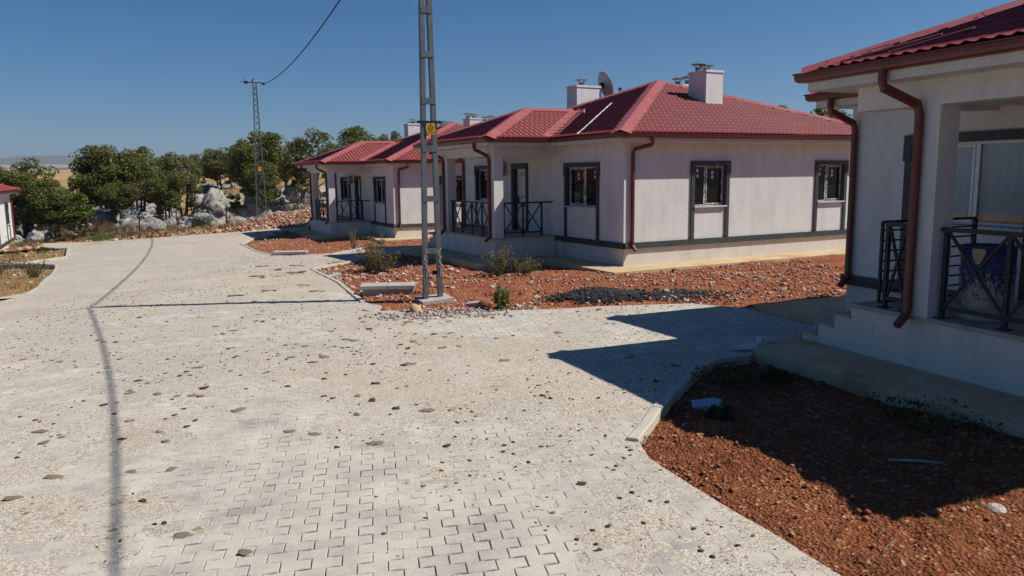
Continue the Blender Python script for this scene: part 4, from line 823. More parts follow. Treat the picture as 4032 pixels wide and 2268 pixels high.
P, S = scatter(2600, -3.6, .8, 14.7, 15.9, lambda x, y: np.where(in_road(x, y), zdust(x, y), zs2(x, y)), False, lambda x, y: np.exp(-((x + 1.4) ** 2 + (y - 15.6) ** 2) / 1.4), .015, .05, 2); stones('gravel', P, S, M['greygravel'], 'grey gravel spilled round the pole footing', flat=.7)
P, S = scatter(1400, -3.2, .4, 14.4, 15.3, zdust, True, lambda x, y: np.exp(-((x + 1.4) ** 2 + (y - 15.1) ** 2) / .8), .012, .045, 2); stones('gravel', P, S, M['greygravel'], 'grey gravel spilled onto the street by the pole', flat=.7)
# red rubble heap by the third house
def heap(cx, cy, rx, ry, h, n, mat, nm, lab, smin, smax):
    a = RS.uniform(0, 6.28, n); r = np.sqrt(RS.uniform(0, 1, n)); X = cx + rx * r * np.cos(a); Y = cy + ry * r * np.sin(a); Z = zhill(X, Y) + h * (1 - r ** 1.6) * (.8 + .5 * fbm(X, Y, .8, 3, 99)) - .03
    S = smin + (smax - smin) * RS.uniform(0, 1, n) ** 2.5; return stones(nm, np.stack([X, Y, Z], 1), S, mat, lab, flat=.75)
heap(-14.0, 52.4, 4.6, 2.6, .85, 9000, M['redstone'], 'rubble_heap', 'heap of red and white rubble beside the porch of the far house', .03, .12)
# burnt patch
n = 9500; a = RS.uniform(0, 6.28, n); r = np.abs(RS.normal(0, .5, n)); X = 1.95 + 1.0 * r * np.cos(a); Y = 16.85 + .8 * r * np.sin(a); k = RS.randint(0, 4, n) == 0; X = np.where(k, X * 1.25 + 1.1, X); 
m = ~in_road(X, Y); X, Y = X[m], Y[m]; stones('ash', np.stack([X, Y, zs2(X, Y) + .2 * np.exp(-((X - 1.8) ** 2 / .7 + (Y - 16.9) ** 2 / .35))], 1), RS.uniform(.012, .045, len(X)), M['ash'], 'black burnt rubbish and ash on the red rubble', 'ash', flat=.5)
# single larger stones
SM = []
for i in range(6):
    V, F = ico(2); V = V * (1 + .28 * (np.array([fnoise(np.array([v[0] * 1.7 + i * 5]), np.array([v[1] * 1.7 + v[2] * 1.3]), i)[0] for v in V])[:, None] - .5) * 2) * RS.uniform(.75, 1.2, 3)
    SM.append((V, F))
def stone_meshes(mat): return [mesh_np('stone', V, F, False, [mat]) for V, F in SM]
SMr, SMp, SMo = stone_meshes(M['redstone']), stone_meshes(M['palestone']), stone_meshes(M['orangerock'])
def put_stone(ms, x, y, s, zf, label, group=None, flat=.7, name='stone'):
    o = link(name, rnd.choice(ms)); o.location = (x, y, float(zf(np.array([x]), np.array([y]))[0]) + s * flat * .35); o.scale = (s, s * .85, s * flat); o.rotation_euler = (rnd.uniform(-.3, .3), rnd.uniform(-.3, .3), rnd.uniform(0, 6.3)); return tag(o, label, 'stone', group)
for i in range(70):
    while True:
        x = rnd.uniform(-6.1, 9); y = rnd.uniform(14.8, 27)
        if in_road(np.array([x]), np.array([y]))[0] or any(inpoly(apr, np.array([(Rm.inverted() @ Vector((x, y, 0))).x]), np.array([(Rm.inverted() @ Vector((x, y, 0))).y]))[0] for Rm in (H1R, H2R)): continue
        if rnd.random() < .25 + .75 * math.exp(-((x + 4.3) ** 2 + (y - 21) ** 2) / 14): break
    put_stone(SMr, x, y, rnd.uniform(.045, .095), zs2, 'rough red or pale stone lying on the rubble plot before the dish house', 'stones on the rubble plot')
for i in range(40):
    while True:
        x = rnd.uniform(1.3, 5); y = rnd.uniform(4.0, 10.5)
        if not in_road(np.array([x]), np.array([y]))[0]: break
    put_stone(SMo if i % 3 else SMp, x, y, rnd.uniform(.016, .034), zs1, 'small pale or orange stone on the red soil plot by the shaded driveway', 'stones on the soil plot')
put_stone(SMo, -1.95, 15.55, .17, zs2, 'orange stone block leaning on the pole footing', flat=.95); put_stone(SMr, -2.6, 15.75, .13, zs2, 'dark red stone just beside the pole footing, in the pole shadow')
put_stone(SMr, -.55, 15.95, .2, zs2, 'dark red clod between the footing and the green shrub'); put_stone(SMp, .55, 17.3, .11, zs2, 'white stone before the burnt patch')
put_stone(SMp, 3.62, 5.55, .075, zs1, 'pale flat stone at the shadow edge beside dry grass', flat=.5)
# dung pats
DM = []
for i in range(6):
    V, F = ico(2); a_ = np.arctan2(V[:, 1], V[:, 0]); rn = fnoise(a_ * 2.2 + i * 9, V[:, 2] * 1.5 + i, i)[:, None]; V = V * (.55 + .85 * rn + RS.uniform(-.16, .16, (len(V), 1))) * np.array((1.15, .8, .24)); V[:, 2] += RS.uniform(-.04, .06, len(V)); DM.append(V)
DMd = [mesh_np('dung_pat', V, F, True, [M['dung']]) for V in DM]; DMp = [mesh_np('dung_pat', V, F, True, [M['dungpale']]) for V in DM]
def dung(x, y, s, pale=False, flat=1.):
    o = link('dung_pat', rnd.choice(DMp if pale else DMd)); o.location = (x, y, float(zdust(np.array([x]), np.array([y]))[0]) + .006); o.scale = (s, s, s * (.9 if not pale else .5) * flat); o.rotation_euler = (rnd.gauss(0, .04), rnd.gauss(0, .04), rnd.uniform(0, 6.3))
    tag(o, 'flat pale brown old dung pat pressed on the dusty paving' if pale else 'dark brown dried dung clump lying on the dusty paving', 'dung', 'pale old dung pats on the street' if pale else 'dark dung clumps on the street')
for i, (x, y, z, w) in enumerate(DUNG): dung(x, y, min(.17, max(.02, w * .5)), i in (2, 3, 8, 25, 26, 27, 28, 30, 41, 70, 71) or i % 9 == 5)
for i in range(125):
    while True:
        x = rnd.gauss(-2.8, 3.0); y = rnd.uniform(4.6, 33)
        if rnd.random() < .5: y = rnd.uniform(5, 18)
        if in_road(np.array([x]), np.array([y]))[0] and nearest_edge(np.array([x]), np.array([y]))[0][0] > .25: break
    pl_ = rnd.random() < .55; dung(x, y, rnd.uniform(.014, .04) * (1 + y * .03) * (1.7 if pl_ else 1), pl_, .6)
for x, y, s in ((-4.4, 27.2, .3), (-5.9, 26.3, .34), (-7.2, 25.8, .25), (-6.6, 23.6, .28), (-7.6, 23.0, .3), (-8.4, 26, .25), (-5.6, 20.5, .2), (-6.2, 19.6, .22), (-4.9, 19.2, .2), (-6.8, 18.9, .25), (-5.2, 23.9, .25)): dung(x, y, s * .7, True, .7); dung(x + .2, y - .1, s * .3)
# ---------------------------------------------------------------- boulders
def boulder_mesh(i, mat, rough=.3):
    V, F = ico(4); r = np.ones(len(V))
    for o_, (sc, am) in enumerate(((1.1, .5), (2.3, .3), (5.1, .2), (10.5, .11))):
        nz = fnoise(V[:, 0] * sc + i * 7.1 + V[:, 2] * sc * .6, V[:, 1] * sc - V[:, 2] * sc * .8 + i * 3.3, i * 5 + o_); r += am * (1 - 2 * np.abs(nz - .5) - .5)
    V = V * r[:, None]; V[:, 2] = np.maximum(V[:, 2], -.55); return mesh_np('boulder', V, F, False, [mat])
BM = [boulder_mesh(i, M['rock']) for i in range(6)]; BO = [boulder_mesh(i + 9, M['orangerock']) for i in range(3)]
RL = {0: 'squat pale limestone boulder on the slope, alone above the dark shaded hollow', 1: 'biggest rounded limestone boulder behind the fence, left of the twin-stemmed oak', 2: 'dark pitted boulder behind the fence right of the big rounded one', 3: 'pale boulder behind the downpipe corner of the house across the street', 4: 'small boulder right of the pale one by the house corner across the street', 6: 'brown stained boulder low against the fence under the oaks', 7: 'brown rock half hidden by the young leafy oak',
      15: 'broad pitted limestone boulder behind the fence, just left of the young sapling', 16: 'tall pale boulder standing behind the lattice mast', 17: 'long white rock ledge high on the slope', 33: 'flat orange slab of rock on the verge left of the mast', 34: 'orange rock leaning against the flat orange slab', 35: 'round orange rock right behind the mast foot', 23: 'whitest craggy boulder beside the porch pillar of the far house'}
for i, (x, y, z, w, h, k) in enumerate(ROCK):
    o = link('boulder', (BO if k == 2 else BM)[i % (3 if k == 2 else 6)]); o.scale = (w * .5, w * .42, h * .62); yy = y + w * .3; zz = float(zhill(np.array([x]), np.array([yy]))[0]); o.location = (x, yy, zz + h * .3); o.rotation_euler = (0, 0, rnd.uniform(0, 6.3))
    tag(o, RL.get(i, ('low orange rock on the rubble verge' if k == 2 else 'weathered grey limestone rock among dry grass beyond the wire fence')), 'rock', None if i in RL else ('orange rocks on the verge' if k == 2 else 'limestone rocks beyond the fence'))
for i in range(250):
    x = rnd.uniform(-44, -9); y = 55.5 + 34 * rnd.random() ** 1.5; s = rnd.uniform(.28, .95) ** 1.2
    o = link('boulder', BM[i % 6]); o.scale = (s, s * .8, s * .7); o.location = (x, y, float(zhill(np.array([x]), np.array([y]))[0]) + s * .2); o.rotation_euler = (0, 0, rnd.uniform(0, 6.3)); tag(o, 'weathered grey limestone rock among dry grass beyond the wire fence', 'rock', 'limestone rocks beyond the fence')
# ---------------------------------------------------------------- trees
def tree_meshes(seed, h, w, nclump, nleaf, leaf, mat, bottom=.2, stems=2, dens=.36):
    r = random.Random(seed); rs = np.random.RandomState(seed); mb = MB(); tips = []
    for s in range(stems):
        a = r.uniform(0, 6.28); lean = r.uniform(.06, .2) * (1 if stems > 1 else .5); x, y, z = .12 * math.cos(a), .12 * math.sin(a), -.2; p = [(x, y, z)]; R = [r.uniform(.09, .14)]
        for i in range(6):
            z += h * .6 / 6; x += math.cos(a) * lean * h * .1 + r.gauss(0, .06); y += math.sin(a) * lean * h * .1 + r.gauss(0, .06); p.append((x, y, z)); R.append(R[0] * (1 - i / 7.5))
        mb.tube(p, R, 7)
        for i in range(9):
            k = r.randint(2, 6); b0 = Vector(p[k]); a2 = r.uniform(0, 6.28); L = r.uniform(.25, .5) * w * (.5 + .5 * (1 - k / 7)); q = [b0]
            for j in range(3): q.append(q[-1] + Vector((math.cos(a2) * L / 3, math.sin(a2) * L / 3, L / 3 * r.uniform(.2, .9))) + Vector((r.gauss(0, .05), r.gauss(0, .05), 0)))
            mb.tube(q, [R[k] * .55, R[k] * .4, R[k] * .28, .012], 5); tips += q[2:]
    tm = mb.mesh('trunk', M['bark'])
    C = []; cz = h * (bottom + 1) / 2; hz = h * (1 - bottom) / 2
    for i in range(nclump):
        th = r.uniform(0, 6.28); ph = math.asin(r.uniform(-1, 1)); q = r.uniform(.5, 1) ** .5 * r.uniform(.75, 1.0); lob = 1 + .16 * math.sin(th * 3 + seed) + .12 * math.sin(ph * 4 + seed * 2)
        C.append((w / 2 * q * lob * math.cos(th) * math.cos(ph) * .86, w / 2 * q * lob * math.sin(th) * math.cos(ph) * .86, cz + hz * q * math.sin(ph) * .9, r.uniform(.42, .85) * w / 4.6))
    C += [(t.x, t.y, t.z, .35) for t in tips[::3]]
    C = np.array(C); ci = rs.randint(0, len(C), nleaf); d = rs.normal(0, 1, (nleaf, 3)); d /= np.linalg.norm(d, axis=1)[:, None]; rad = C[ci, 3] * rs.uniform(.25, 1.12, nleaf) ** dens
    P = C[ci, :3] + d * rad[:, None] * np.array((1, 1, .75))
    nrm = d * .6 + rs.normal(0, .6, (nleaf, 3)) + np.array((0, 0, .45)); nrm /= np.linalg.norm(nrm, axis=1)[:, None]; t = np.cross(nrm, rs.normal(0, 1, (nleaf, 3))); t /= np.linalg.norm(t, axis=1)[:, None]; b_ = np.cross(nrm, t)
    s = leaf * rs.uniform(.6, 1.3, nleaf)[:, None]
    V = np.stack([P - t * s * .62, P - b_ * s * .36 + nrm * s * .06, P + t * s * .62, P + b_ * s * .36 + nrm * s * .06], 1).reshape(-1, 3); Q = np.arange(nleaf * 4).reshape(-1, 4)
    return tm, mesh_np('crown', V, Q, False, [mat])
TM = {0: [tree_meshes(s, 6.5, 4.6, 52, 10500, .17, M['leaf0'], .25, 2 + s % 2) for s in (1, 2, 3, 4)], 3: [tree_meshes(s, 6.5, 4.6, 60, 11500, .17, M['leaf0'], .1, 3) for s in (31, 32)], 1: [tree_meshes(11, 3.2, 1.6, 26, 3600, .13, M['leaf1'], .12, 1)], 2: [tree_meshes(s, 6.5, 3.6, 30, 4600, .16, M['leaf2'], .34, 2) for s in (21, 22)]}
TL = ['broad dark oak filling the space right of the red downpipe across the street', 'dark oak mostly hidden behind the house cut by the picture edge', 'young narrow bright green oak standing close behind the fence posts', 'big rounded oak with dark crown, first of the row right of the golden field', 'oak with several trunks rising from the shaded rocks', 'oak seen behind the big rounded oak beside the golden field', 'low oak crown against the distant mountains', 'thin-crowned oak with two bare slanting trunks among pale rocks', 'oak crown behind the thin-crowned two-trunk oak', 'distant oak crown on the skyline above the white rock ledge', 'distant oak crown on the skyline left of the white ledge', 'tall dense dark oak directly behind the lattice mast', 'oak crown showing left of the lattice mast top of canopy', 'oak left of the far house roof, above its porch corner', 'thin light-leaved oak beside the far porch downpipe', 'rounded oak crown rising behind the far house roof ridge', 'oak crown beside the white chimney of the far house', 'oak crown between the far chimneys behind the pole', 'oak crown hidden mostly behind the far chimney', 'sparse treetop over the long red hip of the dish house', 'dense treetop beside the double gutter of the drum house', 'tree hidden behind the curtained house', 'small sapling in front of the broad pitted boulder by the mast', 'dark oak crown in the gap between mast and far house', 'oak crown filling the gap behind the far porch', 'thin young oak beside the two-trunk oak']
TX = [(-40.6, 62.5, 5.6, 4.8, 3, 'leafy oak right behind the roof corner across the street, left of the broad dark oak'), (-34.7, 58.6, 4.9, 3.8, 3, 'low bushy oak between the broad dark oak and the young bright oak'), (-33.3, 58.4, 3.7, 3.2, 3, 'small bushy oak hugging the left side of the young bright oak'), (-36.4, 69.0, 6.2, 4.2, 0, 'left shoulder of the big rounded oaks next to the golden field'), (-27.5, 62.5, 5.2, 3.4, 0, 'oak behind the two-trunk oak, dark between the pale rocks'), (-24.5, 74, 6.2, 4.4, 0, 'broad oak left behind the tall dense oak'), (-13.5, 66, 5.6, 3.8, 0, 'oak behind the far house porch roof'), (-18.8, 60, 4.6, 2.8, 0, 'lower oak right behind the mast rubble'), (-33.2, 66.5, 4.2, 3.2, 0, 'low oak under the big rounded oak'), (-43.5, 63, 5.0, 4.2, 0, 'oak behind the roof corner across the street')]
def put_tree(x, y, z, h, w, k, lab, i):
    tm, cm = TM[k][i % len(TM[k])]; bh, bw = {0: (6.5, 4.6), 1: (3.2, 1.6), 2: (6.5, 3.6), 3: (6.5, 4.6)}[k]
    r = empty('oak_tree', (x, y, z), rnd.uniform(0, 6.3)); r.scale = (w / bw, w / bw, h / bh); tag(r, lab, 'tree', 'trees beyond the fence'); link('trunk', tm, r); link('crown', cm, r)
for i, (x, y, z, h, w, k) in enumerate(TREE):
    if i in (6, 5): continue
    if i == 0: w, k = 4.9, 3
    put_tree(x, y, float(zhill(np.array([x]), np.array([y]))[0]) - .05, h, max(w * 1.12, .5 * h if k != 1 else .9), k, TL[i], i)
for i, (x, y, h, w, k, lab) in enumerate(TX): put_tree(x, y, float(zhill(np.array([x]), np.array([y]))[0]) - .05, h, w, k, lab, i + 2)
for x, y, h, w, lab in ((-159.8, 300, 6.2, 5.2, 'lone round dark tree at the edge of the golden field'), (-168, 330, 2.6, 3.4, 'small lone bush on the golden field skyline')): put_tree(x, y, float(TZ(x, y)) - .1, h, w, 0, lab, 1)
# ---------------------------------------------------------------- undergrowth
def tuft_mesh(seed, n, h, spread, mat, wid=.01):
    r = np.random.RandomState(seed); V = []; a = r.uniform(0, 6.28, n); rr = spread * np.sqrt(r.uniform(0, 1, n)); L = h * r.uniform(.5, 1.1, n); le = r.uniform(.1, .9, n)
    B = np.stack([rr * np.cos(a), rr * np.sin(a), 0 * a], 1); d = np.stack([np.cos(a + r.normal(0, .6, n)), np.sin(a + r.normal(0, .6, n)), 0 * a], 1); side = np.stack([-d[:, 1], d[:, 0], 0 * a], 1) * wid
    mid = B + d * (L * le * .35)[:, None] + np.array((0, 0, 1)) * (L * .6)[:, None]; tip = B + d * (L * le)[:, None] + np.array((0, 0, 1)) * (L * (1 - .45 * le))[:, None]
    V = np.stack([B - side, B + side, mid + side * .7, mid - side * .7, mid - side * .7, mid + side * .7, tip + side * .15, tip - side * .15], 1).reshape(-1, 3); return V, np.arange(n * 8).reshape(-1, 4)
def grass_stuff(name, pts, sizes, mat, label, per=14, wid=.012):
    VV, FF = [], []; b = 0
    T = [tuft_mesh(s, per, 1, .5, mat, wid / .3) for s in range(8)]
    for i, (p, s) in enumerate(zip(pts, sizes)):
        V, F = T[i % 8]; VV.append(V * s + p); FF.append(F + b); b += len(V)
    o = link(name, mesh_np(name, np.concatenate(VV), np.concatenate(FF), False, [mat])); return tag(o, label, 'grass', kind='stuff')
def rp(n, x0, x1, y0, y1, zf, dens=None):
    X = RS.uniform(x0, x1, n); Y = RS.uniform(y0, y1, n); m = ~in_road(X, Y)
    if dens is not None: m &= RS.uniform(0, 1, n) < dens(X, Y)
    X, Y = X[m], Y[m]; return np.stack([X, Y, zf(X, Y) - .01], 1)
P = rp(5200, -48, -6, 48, 96, zhill, lambda x, y: .15 + .85 * (fbm(x, y, .3, 3, 103) > .48)); grass_stuff('dry_grass', P, RS.uniform(.2, .5, len(P)), M['drygrass'], 'dry yellow grass between the rocks beyond the fence', 14, .012)
P = rp(2000, -40, -17, 48.5, 58, zhill, lambda x, y: .04 + .9 * (fbm(x, y, .5, 3, 105) > .52) * np.clip((-22 - x) / 4, .1, 1)); grass_stuff('dry_weeds', P, RS.uniform(.2, .55, len(P)), M['drybush'], 'brown dry weeds along the fence and verge', 22, .012)
P = rp(900, -32, -12.2, 18, 45, zs3, lambda x, y: .3 + .7 * (fbm(x, y, .4, 3, 107) > .5)); grass_stuff('dry_weeds', P, RS.uniform(.08, .3, len(P)), M['drygrass'], 'dry weeds on the plots across the street', 14, .01)
P = rp(260, 1.2, 5, 4, 7.4, zs1, lambda x, y: fbm(x, y, 1.3, 3, 109) > .55); grass_stuff('dry_weeds', P, RS.uniform(.04, .1, len(P)), M['drygrass'], 'thin dry straw on the red soil plot', 9, .004)
def plant(name, x, y, zf, V, F, mat, label, cat, s=1):
    o = link(name, mesh_np(name, V, F, False, [mat])); o.location = (x, y, float(zf(np.array([x]), np.array([y]))[0]) - .01); o.scale = (s, s, s); return tag(o, label, cat, kind='stuff' if name == 'weed' else None)
def thistle(x, y, zf, h, w, seed, label, heads=60, leaves=900):
    r = random.Random(seed); root = empty('thistle_bush', (x, y, float(zf(np.array([x]), np.array([y]))[0]) - .02)); tag(root, label, 'bush'); mb = MB(); tips = []; mids = []
    for i in range(16):
        a = r.uniform(0, 6.28); L = h * r.uniform(.55, 1.05); p = [Vector((r.gauss(0, .04), r.gauss(0, .04), 0))]
        for j in range(4): p.append(p[-1] + Vector((math.cos(a) * w * .5 / 4 * r.uniform(.3, 1.1), math.sin(a) * w * .5 / 4 * r.uniform(.3, 1.1), L / 4)))
        mb.tube(p, [.009, .008, .006, .005, .003], 4); tips.append(p[-1]); mids += p[1:]
        for q in p[2:4]:
            for _ in range(2):
                a2 = r.uniform(0, 6.28); e2 = q + Vector((math.cos(a2) * .12 * w, math.sin(a2) * .12 * w, r.uniform(.1, .25) * h)); mb.tube([q, (q + e2) / 2 + Vector((0, 0, .01)), e2], [.005, .004, .002], 3); tips.append(e2)
    link('stem', mb.mesh('stem', M['drystem']), root)
    hb = MB()
    for t in tips[:heads]:
        V, F = IV * r.uniform(.02, .032) * np.array((1, 1, .8)), IF; hb.add([tuple(Vector(v) + t) for v in V], F.tolist())
    link('seed_heads', hb.mesh('seed_heads', M['drystem']), root)['kind'] = 'stuff'
    rs = np.random.RandomState(seed); n = leaves; mm = np.array([m[:] for m in mids]); P = mm[rs.randint(0, len(mm), n)] * np.array((1, 1, .8)) + rs.normal(0, .05 * w, (n, 3)); P[:, 2] = np.abs(P[:, 2]); nr = rs.normal(0, 1, (n, 3)); nr /= np.linalg.norm(nr, axis=1)[:, None]; t = np.cross(nr, rs.normal(0, 1, (n, 3))); t /= np.linalg.norm(t, axis=1)[:, None]; b_ = np.cross(nr, t); s = rs.uniform(.02, .05, n)[:, None]
    V = np.stack([P - t * s, P - b_ * s * .35, P + t * s, P + b_ * s * .35], 1).reshape(-1, 3); link('foliage', mesh_np('foliage', V, np.arange(n * 4).reshape(-1, 4), False, [M['thistle']]), root)
thistle(PLANT[0][0] - .1, PLANT[0][1] - 2.9, zs2, 1.15, 1.3, 5, 'tall grey thistle bush at the kerb corner left of the pole', 60, 1500)
thistle(PLANT[0][0] + .3, PLANT[0][1] - 3.3, zs2, .75, 1.2, 6, 'lower dense thistle clump at the foot of the tall one', 60, 1300)
thistle(PLANT[1][0], PLANT[1][1] - .3, zs2, .95, 1.0, 7, 'yellow-topped thistle bush on the rubble right of the pole', 60, 700)
thistle(PLANT[1][0] + .75, PLANT[1][1] - .2, zs2, .5, 1.1, 8, 'low green-grey thistle beside the yellow-topped one', 20, 700)
thistle(-18.9, 28.6, zs3, 1.4, 2.2, 9, 'dry thistle bush on the plot across the street at the picture edge', 60, 1500)
thistle(-16.2, 26.3, zs3, .7, .9, 10, 'small dark shrub on the soil plot across the street', 30, 700)
thistle(-6.6, 32.6, zs3, .9, .5, 12, 'bare pale stems of a dead plant before the far house', 20, 40)
def leafball(seed, n, w, h, leaf):
    rs = np.random.RandomState(seed); d = rs.normal(0, 1, (n, 3)); d /= np.linalg.norm(d, axis=1)[:, None]; P = d * (rs.uniform(.3, 1, n) ** .5)[:, None] * np.array((w / 2, w / 2, h / 2)) * (1 + .3 * np.sin(d[:, :1] * 7 + seed)) + np.array((0, 0, h * .5)); P[:, 2] = np.maximum(P[:, 2], .01)
    nr = d + rs.normal(0, .7, (n, 3)); nr /= np.linalg.norm(nr, axis=1)[:, None]; t = np.cross(nr, rs.normal(0, 1, (n, 3))); t /= np.linalg.norm(t, axis=1)[:, None]; b_ = np.cross(nr, t); s = leaf * rs.uniform(.6, 1.3, n)[:, None]
    return np.stack([P - t * s, P - b_ * s * .5, P + t * s, P + b_ * s * .5], 1).reshape(-1, 3), np.arange(n * 4).reshape(-1, 4)
V, F = leafball(3, 900, .36, .48, .03); plant('shrub', -.22, 15.62, zs2, V, F, M['leaf1'], 'small bright green shrub at the driveway edge', 'shrub')
for i, (x, y, w, h, lab) in enumerate(((2.75, 9.45, .9, .22, 'dark weeds against the raised kerb in the shade'), (3.3, 9.6, .35, .16, 'small dark weed clump by the apron in the shade'), (2.25, 8.2, .3, .14, 'low weed below the blue-grey offcut'), (4.3, 7.8, 1.2, .16, 'trailing weeds along the apron edge in the shade'))):
    V, F = leafball(20 + i, 500, w, h, .028); plant('weed', x, y, zs1, V, F, M['weed'], lab, 'weed')
for i, (x, y, lab, mt) in enumerate(((3.1, 5.25, 'yellow straw tuft nearer the sunlit soil middle', 'drygrass'), (3.55, 5.7, 'yellow straw tuft beside the pale flat stone at the shadow edge', 'drygrass'), (2.0, 7.7, 'straw tuft at the shadow edge near the kerb', 'drygrass'), (2.42, 4.75, 'green weed tuft by the street edge', 'weed'))):
    V, F = tuft_mesh(40 + i, 90, .1, .16, None, .0025); plant('grass_tuft', x, y, zs1, V, F, M[mt], lab, 'grass')
V, F = leafball(33, 700, 1.4, .35, .05); plant('weed', -25.3, 46.6 + 1.2, zhill, V, F, M['leaf1'], 'bright green weed on the far verge below the young oak', 'weed')
V, F = leafball(34, 500, .9, .3, .05); plant('weed', -25.6, 42.5, zs3, V, F, M['weed'], 'green weed patch on the plot near the house across the street', 'weed')
for i, (x, y, w, h, lab) in enumerate(((-33.5, 57.6, 2.6, 1.1, 'brown dry bush by the leftmost fence post'), (-29.5, 56.8, 2.2, 1.0, 'brown dry bush behind the fence below the young oak'), (-26.8, 55, 2.0, .9, 'brown dry bush behind the second fence bay'), (-15.2, 57.5, 2.6, 1.3, 'brown thorny bush behind the rubble heap'), (-22.0, 55.8, 1.8, .9, 'dull green bush behind the middle fence post'))):
    V, F = leafball(50 + i, 2200, w, h, .045); plant('bush', x, y, zhill, V, F, M['drybush'] if i != 4 else M['weed'], lab, 'bush')
# ---------------------------------------------------------------- wire fence
FP = [(-36.2, 57.9), (-32.6, 56.2), (-29.1, 54.9), (-25.6, 53.7), (-22.4, 52.4), (-19.6, 53.8), (-15.5, 57.0), (-11.5, 57.4)]
FPZ = [float(zhill(np.array([x]), np.array([y]))[0]) for x, y in FP]
fen = empty('wire_fence', (FP[3][0], FP[3][1], FPZ[3])); tag(fen, 'sagging chain-link fence on thin rusty posts along the rocky verge', 'fence'); fo = Vector(fen.location)
mb = MB(); mb.bar((0, 0, -.3), (0, 0, 1.45), .085); pm = mb.mesh('post', simple('rusty_steel', (.05, .03, .022), (.09, .045, .03), 8, .8))
for (x, y), z in zip(FP, FPZ):
    o = link('post', pm, fen); o.location = Vector((x, y, z)) - fo; o.rotation_euler = (rnd.gauss(0, .03), rnd.gauss(0, .03), .4)
wb = MB()
for i in range(len(FP) - 1):
    a = Vector((*FP[i], FPZ[i])) - fo; b_ = Vector((*FP[i + 1], FPZ[i + 1])) - fo; L = (b_ - a).length; n = int(L / .13); H = 1.2
    P2 = lambda s, h: a.lerp(b_, min(1, max(0, s / L))) + Vector((0, 0, h - .12 * math.sin(math.pi * min(1, max(0, s / L))) * h))
    for k in range(-9, n + 1):
        for sg in (1, -1):
            s0, s1 = (k * .13, k * .13 + H) if sg > 0 else (k * .13 + H, k * .13)
            h0, h1 = .02, H
            lo, hi = (s0, s1) if s0 < s1 else (s1, s0)
            if hi <= 0 or lo >= L: continue
            def hh(s): return h0 + (h1 - h0) * (s - s0) / (s1 - s0)
            q0 = min(L, max(0, s0)); q1 = min(L, max(0, s1)); mid = (q0 + q1) / 2
            for u0, u1 in ((q0, mid), (mid, q1)): wb.bar(P2(u0, hh(u0)), P2(u1, hh(u1)), .006)
    for h in (1.2, .6): wb.bar(P2(0, h), P2(L / 2, h), .008); wb.bar(P2(L / 2, h), P2(L, h), .008)
wb.build('wire_mesh', simple('old_wire', (.1, .085, .075), rough=.6), fen)
# ---------------------------------------------------------------- poles, sign, cable
PZ = -.05
def pole1():
    rz = math.radians(23); r = empty('ladder_pole', (-1.775, 17.25, PZ), rz); tag(r, 'grey ladder-like steel pole standing on a concrete footing by the driveway', 'utility pole')
    H = 8.75
    def w(z): return .445 - .0285 * z
    for sg in (-1, 1):
        mb = MB()
        for d0, a0, a1, b0, b1 in ((0, -.06, .06, -.07, -.058), (0, -.06, -.048, -.058, .07), (0, .048, .06, -.058, .07)) if False else ((0, -.05, .05, -.066, -.055), (0, -.05, -.041, -.055, .06), (0, .041, .05, -.055, .06)):
            x0 = sg * (w(0) / 2 - .05); x1 = sg * (w(H) / 2 - .05)
            V = [(x0 + a, b, -.1) for a, b in ((a0, b0), (a1, b0), (a1, b1), (a0, b1))] + [(x1 + a, b, H) for a, b in ((a0, b0), (a1, b0), (a1, b1), (a0, b1))]
            mb.add(V, [(0, 3, 2, 1), (4, 5, 6, 7), (0, 1, 5, 4), (1, 2, 6, 5), (2, 3, 7, 6), (3, 0, 4, 7)])
        mb.build('leg', M['polesteel'], r)
    for z in (1.07, 2.21, 3.29, 4.31, 5.28, 6.19, 7.05, 7.85):
        hw_ = w(z) / 2 + .0
        for d in (-.074, .07): 
            mb = MB(); mb.box((-hw_ + .01, d - .006, z - .062), (hw_ - .01, d + .003, z + .062)); mb.box((-.008, d - .012, z - .01), (.008, d - .005, z + .01)); mb.build('batten_plate', M['polesteel'], r)
    for z, w_ in ((3.05, .2), (1.45, .16), (.55, .1)):
        mb = MB(); mb.box((w(z) / 2 - .1 - w_, .0, z - .025), (w(z) / 2 - .1, .05, z + .025 + .03 * (z < 1))); mb.build('step_lug', M['black'] if z < 1 else M['polesteel'], r)
    mb = MB(); mb.box((-.27, -.1, 3.83), (.28, -.076, 3.885)); mb.bar((-.5, -.09, 3.85), (.52, -.085, 3.87), .014); mb.box((-.27, -.1, 3.86), (.28, .05, 3.872)); mb.build('clamp_bracket', M['black'], r)
    mb = MB()
    for sg in (-1, 1):
        x = sg * (w(1) / 2 - .05)
        for k in range(14):
            z = 1.12 - k * .045; xx = x + rnd.uniform(-.03, .03); mb.box((xx - rnd.uniform(.003, .014), -.0835, z - .035), (xx + rnd.uniform(.003, .014), -.066, z))
    mb.build('mortar_splash', M['mortar'], r)
    mb = MB(); n = 10
    V = [(-.36, -.38, -.5), (.4, -.38, -.5), (.4, .34, -.5), (-.36, .34, -.5), (-.34, -.36, -.02), (.37, -.36, .03), (.37, .3, .05), (-.34, .3, -.0)]
    mb.add(V, [(0, 3, 2, 1), (4, 5, 6, 7), (0, 1, 5, 4), (1, 2, 6, 5), (2, 3, 7, 6), (3, 0, 4, 7)]); mb.build('footing', M['concrete'], r)
    mb = MB(); mb.bar((-.6, 0, H - .12), (.42, 0, H - .12), .06); mb.build('cross_arm', M['polesteel'], r)
    return r, Vector((-1.775 - .25, 17.25 - .1, PZ + H))
pl1, top1 = pole1()
